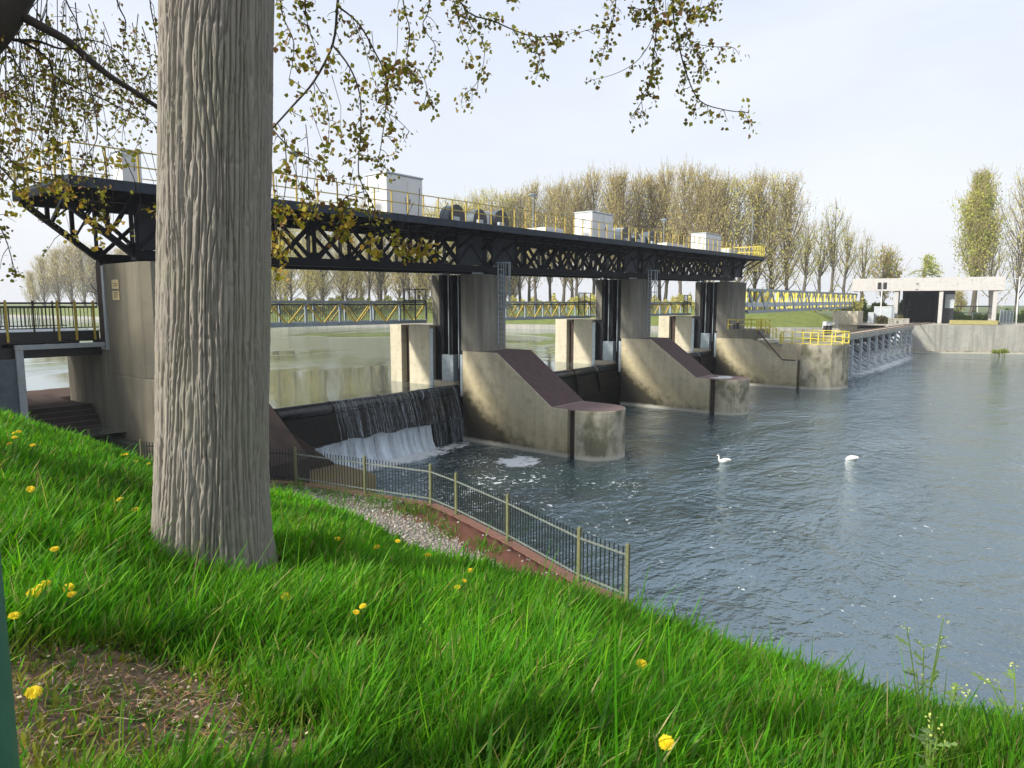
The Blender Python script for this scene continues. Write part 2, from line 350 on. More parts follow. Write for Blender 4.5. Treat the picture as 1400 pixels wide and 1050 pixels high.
# retaining wall under the fence
rw=MB()
for i in range(len(FEN)-3):
    (x0,y0),(x1,y1)=FEN[i],FEN[i+1]; rw.add([(x0-.12,y0,2.03),(x0+.16,y0,2.03),(x1+.16,y1,2.03),(x1-.12,y1,2.03),(x0-.12,y0,-1),(x0+.16,y0,-1),(x1+.16,y1,-1),(x1-.12,y1,-1)],[(0,1,2,3),(1,5,6,2),(3,7,4,0),(0,4,5,1),(2,6,7,3)])
tag(rw.build('retaining_wall',M_brick),'brown brick edged retaining wall carrying the picket fence above the river','wall')
# low apron beside the first gate
ap=MB().prism([(13.1,20.2),(16.2,21.2),(18.35,21.95),(18.5,24.2),(18.0,28.0),(13.1,28.0)],'z',-1,.9)
tag(ap.build('stone_apron',M_apron,bevel=.04),kind='structure')
tag(MB().prism([(13.9,3.0),(16.2,2.6),(18.3,.93),(13.9,.93)],'y',24.6,27.0).build('wing_wall',M_rust,bevel=.03),'rust brown sloping wing wall between the tree and the first gate','wall')
# ------------------------------------------------------------------ piers of the weir
def steel_slot(t,X,zt,w=.12):
    obs=MB().box(X+.55,X+.62,26.95,28.75,3.0,zt).build('slot_back',M_steel,t)
    for y in(27.02,27.75,28.5): MB().box(X+.12,X+.5,y,y+.16,3.2,zt).build('guide_rail',M_steel,t)
    MB().tube([(X+.3,27.45,4.2),(X+.3,27.45,zt)],.035,6).build('hoist_chain',M_galv,t)
    MB().tube([(X+.3,28.25,4.2),(X+.3,28.25,zt)],.035,6).build('hoist_chain',M_galv,t)
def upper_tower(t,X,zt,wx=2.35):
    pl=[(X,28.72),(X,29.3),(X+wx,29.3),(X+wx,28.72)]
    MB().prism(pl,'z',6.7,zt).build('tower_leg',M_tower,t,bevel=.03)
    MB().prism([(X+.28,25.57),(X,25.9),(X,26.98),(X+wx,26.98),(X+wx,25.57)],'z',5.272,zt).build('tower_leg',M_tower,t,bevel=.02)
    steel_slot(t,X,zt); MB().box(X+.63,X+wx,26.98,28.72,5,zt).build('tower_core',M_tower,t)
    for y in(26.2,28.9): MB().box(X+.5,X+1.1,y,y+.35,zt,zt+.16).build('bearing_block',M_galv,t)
def stop_columns(t,X,w):
    MB().box(X,X+w,29.58,31.38,-1,6.72).build('column',M_col,t,bevel=.03)
    MB().prism([(X,32.08),(X,33.1),(X+.4,33.5),(X+w-.4,33.5),(X+w,33.1),(X+w,32.08)],'z',-1,6.70).build('column',M_col,t,bevel=.03)
    MB().box(X+.45,X+w-.45,31.38,32.08,-1,6.69).build('stoplog_slot',M_rust,t)
    MB().box(X+.004,X+.1,29.3,29.577,3.0,6.5).build('slot_frame',M_galv,t)
    MB().box(X+.5,X+w-.5,28.7,29.577,-1,6.69).build('slot_back',M_dark,t)
    MB().box(X+.02,X+w,27.6,29.3,-1,3.42).build('sill_block',M_col,t,bevel=.02)
    MB().box(X-.02,X+.5,27.62,28.55,3.42,5.0).build('guide_block',M_galv,t,bevel=.02)
    MB().box(X+.5,X+w-.2,26.9,28.7,-1,5.0).build('pier_core',M_dark,t)
    MB().box(X+.02,X+.3,26.92,27.1,2.6,5.05).build('edge_plate',M_galv,t)
    MB().box(X+.0,X+w,28.72,29.3,3.42,6.7).build('tower_foot',M_tower,t) if False else None
def ladder(t,X,z0,zt,x0=1.45):
    y=25.4; l=MB()
    for dx in(0,.5): l.beam((X+x0+dx,y,z0),(X+x0+dx,y,zt),.05,.05)
    lo=l.build('ladder',M_galv,t)
    for k in range(int((zt-z0)/.3)): inst_r(lo,(X+x0+.25,y,z0+.15+k*.3))
    cg=MB(); n=7
    ang=[math.pi*(1+i/(n-1)) for i in range(n)]
    for a in ang[1:-1]: cg.beam((X+x0+.25+.4*math.cos(a),y+.62*math.sin(a),zt-2.6),(X+x0+.25+.4*math.cos(a),y+.62*math.sin(a),zt),.035,.02)
    for z in(zt-2.6,zt-1.7,zt-.85,zt-.02):
        cg.tube([(X+x0+.25+.4*math.cos(a),y+.62*math.sin(a),z) for a in ang],.025,5)
    cg.build('safety_cage',M_galv,t)
RUNG=None
def inst_r(lo,loc):
    global RUNG
    if RUNG is None:
        b=MB().beam((-.25,0,0),(.25,0,0),.028); RUNG=bpy.data.meshes.new('rung'); RUNG.from_pydata(b.v,[],b.f); RUNG.materials.append(M_galv)
    inst('rung',RUNG,lo,loc)
def nose_poly(X,w,yc,yg):
    r=w/2; return [(X,yg)]+[(X+r-r*math.cos(a),yc-r*math.sin(a)) for a in np.linspace(0,math.pi,22)]+[(X+w,yg)]
def weir_pier(X,w,zt,label,dz=0):
    t=thing('weir_pier',label,'weir pier',(X,25,0),'concrete piers of the weir')
    prof=[(26.9,-1),(26.9,5.27),(24.3,5.27),(20.55,2.55),(19.55,2.55),(19.55,-1)]
    MB().prism(prof,'x',X,X+w).build('body',M_pier,t,bevel=.035)
    MB().box(X+.3,X+w-.3,19.1,19.55,-1,2.54).build('groove',M_rust,t)
    MB().prism(nose_poly(X,w,18.85,19.1),'z',-1,2.55).build('nose',M_nose,t,bevel=.03)
    a=.05
    MB().add([(X+a,24.33,5.28),(X+w-a,24.33,5.28),(X+w-a,26.85,5.28),(X+a,26.85,5.28),(X+a,24.33,5.2),(X+w-a,24.33,5.2),(X+w-a,26.85,5.2),(X+a,26.85,5.2)],[(0,1,2,3),(0,4,5,1),(1,5,6,2),(2,6,7,3),(3,7,4,0)]).build('top_paving',M_cap,t)
    MB().prism([(24.29,5.28),(20.57,2.57),(20.6,2.5),(24.3,5.2)],'x',X+a,X+w-a).build('slope_paving',M_cap,t)
    MB().prism([(X+.06+(x-X)*(w-.12)/w,y+.05 if y<19 else y) for x,y in nose_poly(X,w,18.85,20.53)],'z',2.5,2.562).build('nose_paving',simple('nose_paving_pink',(.20,.135,.12),(.15,.10,.092),.95,2),t) if 'nose_paving_pink' not in MATS else MB().prism([(X+.06+(x-X)*(w-.12)/w,y+.05 if y<19 else y) for x,y in nose_poly(X,w,18.85,20.53)],'z',2.5,2.562).build('nose_paving',MATS['nose_paving_pink'],t)
    stop_columns(t,X,w); upper_tower(t,X,zt); return t
def tilt(X): return .0125*(X-8.5)       # the machine deck climbs slightly towards the far bank
XP=(29.08,47.5,66.74)
t=weir_pier(XP[0],3.18,9.62+tilt(27)-.2,'nearest concrete weir pier with brown sloping top and a caged ladder, beside the overflowing gate'); ladder(t,XP[0],5.6,10.35)
t=weir_pier(XP[1],3.18,9.62+tilt(47)-.2,'middle concrete weir pier with brown sloping top, its blunt nose whitened by droppings'); ladder(t,XP[1],5.6,10.6)
MB().prism([(XP[1]+.5+x,19.0+y) for x,y in((0,0),(.8,-.5),(1.7,-.4),(2.2,.2),(1.6,.7),(.9,.5),(.3,.9))],'z',2.5,2.57).build('droppings',M_white,t)
# far pier with its yellow-railed landing
X=XP[2]; t=thing('weir_pier','farthest concrete weir pier carrying yellow railed landings beside the side weir','weir pier',(X,25,0),'concrete piers of the weir')
MB().prism([(26.9,-1),(26.9,4.55),(23.2,4.55),(20.4,2.7),(19.0,2.7),(19.0,-1)],'x',X,X+.9).build('body',M_pier,t,bevel=.03)
MB().box(X+.03,X+4,22.85,26.9,4.553,5.45).build('landing',M_abut,t,bevel=.02)
MB().box(X+.9,X+6.9,18.7,26.88,-1,4.2).build('body',M_pier,t,bevel=.03)
MB().prism([(22.8,5.46),(22.8,5.3),(20.35,2.62),(19.1,2.62),(19.1,2.72),(20.35,2.74)],'x',X-.02,X+.1).build('slope_paving',M_cap,t)
R=3.45; cx=X+.15+R
MB().prism([(cx-R,18.72)]+[(cx-R*math.cos(a),18.5-R*math.sin(a)*.92) for a in np.linspace(0,math.pi,9)]+[(cx+R,18.72)],'z',-1,4.2).build('nose',M_nose,t,bevel=.03)
stop_columns(t,X,3.2); upper_tower(t,X,9.62+tilt(67)-.2,wx=4.2)
def railing(parent,pts,h,mat,step,name='railing',post=.05,mids=(.5,),balusters=0,rail=.045):
    """rail part with its posts as sub-parts"""
    r=MB(); pts=[Vector(p) for p in pts]
    for a,b in zip(pts,pts[1:]):
        for f in (1,)+tuple(mids): r.beam(a+Vector((0,0,h*f)),b+Vector((0,0,h*f)),rail)
    ro=r.build(name,mat,parent); k=('post',mat.name,round(h,2),post)
    if k not in PM:
        q=MB().box(-post/2,post/2,-post/2,post/2,0,h); PM[k]=bpy.data.meshes.new('post'); PM[k].from_pydata(q.v,[],q.f); PM[k].materials.append(mat)
    last=None
    for a,b in zip(pts,pts[1:]):
        n=max(1,round((b-a).length/step))
        for i in range(n+1):
            p=a.lerp(b,i/n)
            if last is None or (p-last).length>.05: inst('post',PM[k],ro,p); last=p
    if balusters:
        bb=MB()
        for a,b in zip(pts,pts[1:]):
            n=int((b-a).length/balusters)
            for i in range(n):
                p=a.lerp(b,(i+.5)/n); bb.beam(p+Vector((0,0,.08)),p+Vector((0,0,h)),.018)
        tag(bb.build('balusters',mat,ro),kind='stuff')
    return ro
PM={}
yr=[(X+.08,26.7,5.45),(X+.08,22.9,5.45)]
railing(t,yr,.95,M_yel2,1.0,post=.09,rail=.07)
railing(t,[(X+3.9,26.7,5.45),(X+3.9,22.9,5.45),(X+1.4,22.9,5.45)],.95,M_yel2,1.0,post=.09,rail=.07)
railing(t,[(X+.2,22.8,5.4),(X+.95,20.9,4.2)],.95,M_yel2,.8,post=.08,rail=.07)
railing(t,[(X+1.2,22.8,5.4),(X+1.9,20.9,4.2)],.95,M_yel2,.8,post=.08,rail=.07)
arc=[(cx-(R-.1)*math.cos(a),18.5-(R-.1)*math.sin(a)*.92,4.2) for a in np.linspace(0,math.pi,9)]
railing(t,[(X+.98,20.8,4.2),(X+.98,18.8,4.2)]+arc[1:]+[(X+6.8,20.5,4.2)],1.1,M_yel2,.9,post=.09,rail=.07,mids=(.5,.04))
for k in range(7): MB().box(X+.3,X+1.2,22.8-.3*k,22.5-.3*k,5.2-.19*k,5.25-.19*k).build('step',M_galv,t)
tag_l=MB().box(X+.0,X+.09,24.6,24.9,5.5,6.1).box(X+.0,X+.09,25.0,25.2,5.5,6.0).build('control_box',M_dark,t)
# abutment on the near bank
X=11.0; t=thing('abutment','grey stained concrete abutment of the weir left of the big tree','abutment',(X,25,0))
MB().prism([(X+.28,25.57),(X,25.95),(X,29.1),(X+3.2,29.1),(X+3.2,25.57)],'z',5.273,9.5).build('tower',M_abut,t,bevel=.02)
MB().box(X-.03,X+3.2,24.3,29.2,-1,5.27).build('body',M_abut,t,bevel=.03)
MB().box(X-.03,X+3.2,29.2,33.3,-1,6.2).build('upstream_body',M_abut,t,bevel=.03)
MB().prism([(24.3,5.2),(20.6,2.5),(20.6,-1),(24.3,-1)],'x',X+1.0,X+3.2).build('downstream_body',M_rust,t,bevel=.03)
MB().box(X-.05,X+.35,29.1,29.55,6.3,9.55).build('steel_edge',M_rust,t)
MB().box(X-.06,X-.001,28.86,29.06,6.2,9.45).build('corner_strip',M_grey,t)
for z in(9.0,8.1): MB().box(X+.4,X+1.1,26.2,26.5,9.5,9.63).build('bearing_block',M_galv,t)
bk=MB().beam((X,29.55,8.4),(X-.15,29.9,8.75),.03).beam((X,29.55,8.35),(X-.2,30.05,8.5),.03).build('cable_bracket',M_dark,t)
for k,z in enumerate((8.72,8.30)):
    s=thing('sign_plate',('upper','lower')[k]+' of two small tan plates with brown print on the abutment','sign',(X-.02,27.9,z),'small tan plates on the abutment')
    MB().box(X-.03,X-.004,27.6,28.2,z-.17,z+.17).build('plate',M_sign,s)
    for j in range(2+k): MB().box(X-.036,X-.031,27.7,28.1,z-.07+j*.08,z-.04+j*.08).build('print_line',M_ink,s)
# ------------------------------------------------------------------ gates
def gate(X0,X1,label,first=False):
    t=thing('weir_gate',label,'weir gate',((X0+X1)/2,27.5,0))
    MB().tube([(X0,27.62,2.90),(X1,27.62,2.90)],.34,18).build('crest_tube',M_gatetop,t,smooth=True)
    prof=[(27.5,2.7),(27.32,2.65),(27.0,1.35),(27.2,1.25),(27.6,1.5),(27.85,2.7)]
    MB().prism(prof,'x',X0,X1).build('gate_leaf',M_gate,t)
    n=5
    for i in range(1,n):
        x=X0+(X1-X0)*i/n
        if not first: MB().prism([(27.34,2.9),(27.1,2.8),(26.86,1.4),(27.02,1.3)],'x',x-.08,x+.08).build('rib',M_gate,t)
        MB().tube([(x-.04,27.62,2.90),(x+.04,27.62,2.90)],.36,18).build('joint_band',M_galv if i==n-1 else M_gate,t)
    if not first: MB().box(X0,X1,27.14,27.20,2.05,2.15).build('stiffener',M_gate,t)
    MB().box(X0,X1,27.25,28.4,-1,1.2).build('sill_wall',M_gate,t)
    return t
def fallmat(name,lo,hi,colr=(.70,.76,.80),sx=2.2):
    m,nt,p,pos,o=newmat(name); n=noise(nt,pos,1.0,6,.65,.2,(sx,.4,.22)); n2=noise(nt,pos,9,4,.7,0,(1,1,.25))
    a=ramp(nt,math_(nt,'ADD',math_(nt,'MULTIPLY',n,.75),math_(nt,'MULTIPLY',n2,.25)),[(lo,0.),(hi,1.)])
    p.inputs['Base Color'].default_value=(*colr,1); p.inputs['Roughness'].default_value=.35; p.inputs['IOR'].default_value=1.33
    if name=='falling_white_water':
        s=N(nt,'ShaderNodeSeparateXYZ'); nt.links.new(pos,s.inputs[0]); lo_=math_(nt,'MULTIPLY_ADD',s.outputs[2],-.75,1.15,True); a=math_(nt,'MINIMUM',math_(nt,'MULTIPLY_ADD',a,.85,math_(nt,'MULTIPLY',lo_,.35),True),math_(nt,'MULTIPLY_ADD',lo_,1.6,.15,True))
    nt.links.new(a,p.inputs['Alpha']); bump(nt,p,n2,.6,.05); return m
M_fall=fallmat('falling_white_water',.28,.72,(.62,.70,.76),3.2); M_thin=fallmat('thin_overflow',.49,.78,(.46,.53,.58),24)
def sheet(name,X0,X1,prof,mat,nx=60,amp=.03,taper=None):
    xs=np.linspace(X0,X1,nx); V=[];F=[]; n=len(prof)
    for i,x in enumerate(xs):
        for j,(y,z) in enumerate(prof):
            if taper: z=z+taper(x,j)
            V.append((x,y-amp*random.random(),z))
    for i in range(nx-1):
        for j in range(n-1): a=i*n+j; F.append((a,a+n,a+n+1,a+1))
    return tag(MB().add(V,F).build(name,mat,None,smooth=True),kind='structure')
gate(14.2,29.3,'black steel weir gate nearest the tree with water spilling over its right half',True)
gate(32.3,47.7,'dark weir gate behind the nearest pier with a single thin white jet')
gate(50.7,66.9,'dark weir gate in the last opening beside the farthest pier')
sheet('white_water_fall',16.9,26.4,[(26.86,1.32),(26.80,.9),(26.68,.4),(26.45,.01)],M_fall,120,.018,lambda x,j:(-.35*max(0,(20-x)/3)+.05*math.sin(x*3.1)+.05*(int(x*1.3)%2))*(1 if j==0 else .3 if j==1 else 0))
sheet('thin_water_overflow',20.2,29.02,[(27.62,3.262),(27.45,3.23),(27.27,3.05),(27.1,2.6),(26.85,1.9),(26.72,1.36)],M_thin,90,.015)
sheet('thin_water_overflow',26.4,29.02,[(26.72,1.37),(26.6,.7),(26.5,.01)],M_thin,40,.04)
MB_j=[]
for (x,y0) in((38.9,1.1),):
    tag(MB().tube([(x,26.95,1.55),(x,26.85,.9),(x,26.7,0.)],[.06,.16,.3],8).build('water_jet',M_fall),kind='structure')
# ------------------------------------------------------------------ machine deck on its lattice girders
def Z(x,z): return z+tilt(x)
G=thing('gantry_bridge','long black lattice girder bridge with yellow railings carrying the winches over the weir','bridge',(40,27,9.5))
def sb(name,mat,x0,x1,y0,y1,z0,z1,parent=None,bevel=0):
    b=MB(); b.add([(x,y,Z(x,z)) for z in(z0,z1) for y in(y0,y1) for x in(x0,x1)],[(0,2,3,1),(4,5,7,6),(0,1,5,4),(2,6,7,3),(0,4,6,2),(1,3,7,5)])
    return b.build(name,mat,parent or G,bevel=bevel)
XA,XB=8.5,72.6; Y0,Y1=24.4,29.75; ZD=12.0
sb('deck_plate',M_steel,XA,XB,Y0+.05,Y1-.05,ZD-.12,ZD-.02)
NP=int((XB-XA)/1.93)
for i in range(NP):
    xa=XA+(XB-XA)*i/NP; xb=XA+(XB-XA)*(i+1)/NP
    sb('edge_panel',M_edge,xa+.012,xb-.012,Y0,Y0+.05,ZD-.34,ZD)
sb('edge_beam',M_edge,XA,XB,Y1-.05,Y1,ZD-.34,ZD); sb('end_beam',M_edge,XA-.05,XA,Y0,Y1,ZD-.34,ZD); sb('end_beam',M_edge,XB,XB+.05,Y0,Y1,ZD-.34,ZD)
TY=(26.25,29.45); ZB,ZT=9.72,11.55; xs=[11+1.93*i for i in range(31)]; XE=xs[-1]
for Y in TY:
    sb('bottom_chord',M_steel,11,XE,Y-.16,Y+.16,ZB-.16,ZB+.16); sb('chord_flange',M_steel,11,XE,Y-.24,Y+.24,ZB-.19,ZB-.163)
    sb('top_chord',M_steel,XA+.2,XB-.2,Y-.15,Y+.15,ZT-.05,ZD-.124)
    for s,xe in((11,XA+.1),(XE,XB-.1)):
        MB().beam((s,Y,Z(s,ZB)),(xe,Y,Z(xe,ZT+.1)),.2,.2).build('end_strut',M_steel,G)
        for f in(.33,.66):
            xm=s+(xe-s)*f; MB().beam((xm,Y,Z(xm,ZB+(ZT-ZB)*f)),(xm,Y,Z(xm,ZT)),.13).build('vertical',M_steel,G)
            MB().beam((xm,Y,Z(xm,ZB+(ZT-ZB)*f)),(s+(xe-s)*(f-.3),Y,Z(s,ZT)),.05).beam((xm,Y+.1,Z(xm,ZB+(ZT-ZB)*f)),(s+(xe-s)*(f-.3),Y+.1,Z(s,ZT)),.05).build('diagonal',M_steel,G)
    for i,x in enumerate(xs):
        MB().beam((x,Y-.07,Z(x,ZB)),(x,Y-.07,Z(x,ZT)),.06,.1).beam((x,Y+.07,Z(x,ZB)),(x,Y+.07,Z(x,ZT)),.06,.1).build('vertical',M_steel,G)
        MB().prism([(x-.3,Z(x,ZB+.1)),(x+.3,Z(x,ZB+.1)),(x+.14,Z(x,ZB+.42)),(x-.14,Z(x,ZB+.42))],'y',Y-.11,Y+.11).build('gusset',M_steel,G)
        if i<len(xs)-1:
            x2=xs[i+1]
            for a,b,dy in((ZB,ZT,-.06),(ZT,ZB,.06)):
                m_=MB()
                for q in(-.05,.05): m_.beam((x,Y+dy+q,Z(x,a)),(x2,Y+dy+q,Z(x2,b)),.045,.13)
                for k in range(1,7):
                    f=k/7; xx=x+(x2-x)*f; m_.box(xx-.03,xx+.03,Y+dy-.05,Y+dy+.05,Z(xx,a+(b-a)*f)-.04,Z(xx,a+(b-a)*f)+.04)
                m_.build('diagonal',M_steel,G)
for px in (13.65,)+tuple(x+1.25 for x in XP):          # plated panels over the bearings
    for x0 in (px-2.6,px+.35):
        if x0<10 or x0>70: continue
        pl=sb('gusset_plate',M_plate,x0,x0+2.3,26.02,26.055,ZB+.17,ZT-.06)
        xa,xb,xm=x0+.1,x0+2.2,x0+1.15
        for a,b in((xa,xm),(xb,xm)): MB().beam((a,26.0,Z(a,ZB+.25)),(b,26.0,Z(b,ZT-.5)),.05,.12).build('stiffener',M_steel,pl)
        for a in(x0,x0+2.3): MB().box(a-.06,a+.06,25.94,26.018,Z(a,ZB+.17),Z(a,ZT-.06)).build('stiffener',M_steel,pl)
for i in range(NP+1):
    x=XA+(XB-XA)*i/NP
    MB().beam((x,Y0+.08,Z(x,ZD-.3)),(x,TY[0]-.1,Z(x,ZB+1.0)),.09,.12).build('bracket',M_steel,G)
    MB().box(x-.06,x+.06,Y0+.06,Y1-.06,Z(x,ZD-.36),Z(x,ZD-.13)).build('cross_beam',M_steel,G)
    if i%3==1 and x<XE and x>11: MB().beam((x,TY[0]+.2,Z(x,ZB)),(x,TY[1]-.2,Z(x,ZB)),.14).beam((x,TY[0]+.2,Z(x,ZB)),(x,TY[1]-.2,Z(x,ZT)),.08).build('cross_frame',M_steel,G)
railing(G,[(XA+.05,Y0+.03,Z(XA,ZD)),(69.3,Y0+.03,Z(69.3,ZD))],1.0,M_yel,1.02,post=.05,rail=.04)
railing(G,[(XA+.05,Y1-.03,Z(XA,ZD)),(69.3,Y1-.03,Z(69.3,ZD))],1.0,M_yel,2.04,post=.045,rail=.035)
railing(G,[(XA+.05,Y0+.1,Z(XA,ZD)),(XA+.05,Y1-.1,Z(XA,ZD))],1.0,M_yel,1.3,post=.06,rail=.05)
railing(G,[(69.4,Y0+.03,Z(69,ZD)),(XB-.05,Y0+.03,Z(XB,ZD)),(XB-.05,Y1-.1,Z(XB,ZD)),(69.4,Y1-.03,Z(69,ZD))],1.1,M_yel2,.5,post=.06,rail=.08,mids=(.5,.06))
# ---- things standing on the deck
def cabin(x0,x1,y0,y1,h,label):
    z=Z(x0,ZD); t=thing('machine_cabin',label,'cabin',((x0+x1)/2,(y0+y1)/2,z),'white machine cabins on the deck')
    MB().box(x0,x1,y0,y1,z,z+h).build('wall',M_white,t,bevel=.03)
    MB().box(x0-.05,x1+.05,y0-.05,y1+.05,z+h+.003,z+h+.1).build('roof',M_wgrey,t,bevel=.03)
    f=(x1-x0)/2.4
    MB().box(x0+1.35*f,x0+2.1*f,y0-.02,y0-.003,z+.06,z+min(1.95,h-.15)).build('door',M_white,t)
    MB().box(x0-.03,x0-.003,y0+.35*(y1-y0),y0+.75*(y1-y0),z+h*.62,z+h*.8).build('vent',M_wgrey,t)
    MB().box(x0+1.45*f,x0+1.5*f,y0-.05,y0-.022,z+.85,z+1.1).build('door_handle',M_dark,t)
cabin(23.15,25.6,26.4,28.0,2.2,'nearest white machine cabin standing on the deck right of the tree')
cabin(42.2,45.1,26.4,27.9,2.02,'middle white machine cabin on the deck with the tall brown poplars behind')
cabin(62.2,65.9,26.4,27.9,1.85,'farthest white machine cabin near the yellow railed end of the deck')
cabin(11.2,11.9,27.2,28.0,1.5,'narrow pale cabinet on the deck just left of the tree trunk')
def winch(x,r,label,light=False):
    z=Z(x,ZD); t=thing('winch_housing',label,'winch',(x,27,z),'round topped winch housings on the deck')
    pr=[(x-r,z+.02)]+[(x-r*math.cos(a),z+.45+(r*1.1)*math.sin(a)) for a in np.linspace(0,math.pi,14)]+[(x+r,z+.02)]
    MB().prism(pr,'y',26.3,27.0 if not light else 27.8).build('cover',M_wgrey if light else M_dgrey,t)
    MB().prism([(x+(u-x)*1.03,z+(w-z)*1.02) for u,w in pr],'y',26.24,26.297).build('end_disc',M_dark,t)
    MB().box(x-r*.75,x-r*.05,26.0,26.235,z+.02,z+.45).build('motor',M_wgrey,t,bevel=.03)
    MB().box(x+r*.15,x+r*.9,26.05,26.235,z+.02,z+.28).build('base_frame',M_galv,t)
winch(28.05,.62,'leftmost dark round winch housing behind the yellow rail, right of the nearest cabin')
winch(30.0,.55,'small dark round winch housing in the middle of the near trio')
winch(31.9,.66,'dark round winch housing at the right end of the near trio')
winch(46.9,.75,'grey sided dark winch housing just right of the middle cabin',True)
winch(48.6,.45,'smallest dark winch housing between the two right of the middle cabin')
winch(51.2,.75,'dark winch housing farthest right beside the second street lamp')
def dbox(x0,x1,y0,y1,h,label,mat=M_white,cat='cabinet',name='electric_cabinet'):
    z=Z(x0,ZD); t=thing(name,label,cat,((x0+x1)/2,y0,z))
    MB().box(x0,x1,y0,y1,z+.05,z+h).build('case',mat,t,bevel=.03); MB().box(x0+.05,x1-.05,y0+.04,y1-.04,z,z+.048).build('plinth',M_galv,t)
    MB().box(x0+.1*(x1-x0),x1-.1*(x1-x0),y0-.012,y0-.003,z+.12,z+h-.08).build('door',mat,t)
dbox(30.62,31.1,26.5,27.6,1.05,'bright white box between the near pair of round winch housings')
dbox(49.5,50.4,26.5,27.6,.95,'bright white box between the far winch housings')
dbox(36.9,38.9,26.6,28.2,.62,'low white cabinet on the deck left of the middle cabin')
dbox(54.5,58.5,26.6,28.6,.6,'low pale equipment cover on the deck left of the farthest cabin')
dbox(34.6,35.8,26.7,27.6,.25,'flat pale hatch on the deck right of the near winches',M_wgrey)
dbox(68.6,70.8,26.6,28.4,.8,'pale box behind the dense yellow rail at the far deck end',M_wgrey)
def lamp(x,y,h,label,shade=True):
    z=Z(x,ZD); t=thing('street_lamp',label,'lamp',(x,y,z),'lamp posts on the deck' if shade else None)
    MB().tube([(x,y,z),(x,y,z+h)],[.04,.028],8).build('pole',M_galv,t)
    if shade:
        m_=MB(); rr=[(.05,0),(.07,.10),(.33,.27),(.35,.32),(.08,.37)]
        m_.tube([(x,y,z+h+q) for r,q in rr],[r for r,q in rr],14); m_.build('lamp_shade',M_wgrey,t,smooth=False)
P=pY(404,212,28.5); lamp(P[0],28.5,P[2]-Z(P[0],ZD)-.2,'lamp post with conical head on the deck among the leaves near the trunk')
P=pY(729,266,28.5); lamp(P[0],28.5,P[2]-Z(P[0],ZD)-.3,'lamp post with conical head on the deck between near winches and middle cabin')
P=pY(908,300,28.5); lamp(P[0],28.5,P[2]-Z(P[0],ZD)-.3,'lamp post with round head on the deck between the two far cabins')
lamp(71.0,25.2,5.0,'bare thin mast standing at the far yellow railed end of the deck',False)
# ------------------------------------------------------------------ footbridge spans on the upstream columns
def span(x0,x1,label,n,plain=True):
    t=thing('footbridge',label,'footbridge',((x0+x1)/2,30.8,6.9),'footbridge spans between the piers')
    zb,zt=6.96,8.08
    MB().box(x0,x1,29.86,31.94,zb-.02,zb+.08).build('walkway',M_dgrey,t)
    for Y in(29.75,32.05):
        MB().box(x0,x1,Y-.07,Y+.07,zb-.12,zb+.06).build('bottom_chord',M_galv,t); MB().box(x0,x1,Y-.08,Y+.08,zt-.06,zt+.06).build('top_chord',M_galv,t)
        MB().box(x0,x1,Y-.03,Y+.03,zt-.17,zt-.1).build('under_rail',M_dark,t)
        s=(x1-x0)/n
        for i in range(n+1): MB().box(x0+i*s-.05,x0+i*s+.05,Y-.05,Y+.05,zb+.06,zt-.06).build('vertical',M_galv,t)
        for i in range(n):
            a,b=x0+i*s+.08,x0+(i+1)*s-.08; c=(a+b)/2
            MB().beam((a,Y,zt-.1),(c-.06,Y,zb+.05),.075).build('diagonal',M_yel,t); MB().beam((b,Y,zt-.1),(c+.06,Y,zb+.05),.075).build('diagonal',M_yel,t)
    b=MB()
    for k in range(int((x1-x0)/.14)): x=x0+.07+k*.14; b.beam((x,31.9,zb+.1),(x,31.9,zt-.1),.022)
    tag(b.build('balusters',M_dgrey,t),kind='stuff')
    f=MB()
    for a,c in(((x1-1.9,zb),(x1-1.9,zt+.75)),((x1-1.0,zb),(x1-1.0,zt+.75)),((x1-.15,zb),(x1-.15,zt+.75))): f.beam((a[0],29.62,a[1]+.1),(c[0],29.62,c[1]),.055)
    f.beam((x1-1.9,29.62,zt+.75),(x1-.15,29.62,zt+.75),.055).beam((x1-1.9,29.62,zt+.1),(x1-.15,29.62,zt+.1),.055)
    for k in range(9): f.beam((x1-1.9+k*.1,29.62,zb+.15),(x1-1.9+k*.1,29.62,zt+.75),.018)
    f.build('gate_frame',M_dark,t)
span(14.25,29.0,'near footbridge span with yellow diagonals between the tree and the nearest pier',7)
span(32.3,47.4,'middle footbridge span with yellow diagonals behind the nearest caged ladder',7)
span(50.7,66.7,'farthest footbridge span with yellow diagonals between the middle and last piers',7)
# approach bridge on the near bank
t=thing('approach_bridge','black railed approach bridge with yellow posts at the left edge','footbridge',(2,31,6.2))
MB().box(-14,10.94,29.75,33.0,6.55,6.93).build('deck',M_rail,t); MB().box(-14,10.94,29.62,29.745,6.6,6.95).build('fascia',M_rail,t)
MB().box(-14,10.94,29.5,29.9,6.0,6.40).build('main_beam',M_rail,t); MB().box(-14,10.94,32.7,33.1,6.0,6.40).build('main_beam',M_rail,t)
for k in range(30): MB().box(-13.6+k*.84,-13.3+k*.84,29.6,29.8,6.4,6.6).build('spacer',M_rail,t)
MB().box(-14,10.94,29.9,32.9,6.936,6.96).build('walkway',M_wgrey,t)
for Y in(29.66,32.95):
    MB().box(-14,10.95,Y-.035,Y+.035,7.98,8.05).build('handrail',M_rail,t); MB().box(-14,10.95,Y-.03,Y+.03,7.83,7.90).build('handrail',M_rail,t); MB().box(-14,10.95,Y-.02,Y+.02,7.06,7.10).build('handrail',M_rail,t)
    bb=MB().box(-.012,.012,-.012,.012,7.08,7.85); me=bpy.data.meshes.new('baluster'); me.from_pydata(bb.v,[],bb.f); me.materials.append(M_rail)
    xs_=[-5+.13*k for k in range(122)]
    for x in xs_: inst('baluster',me,t,(x,Y,0))
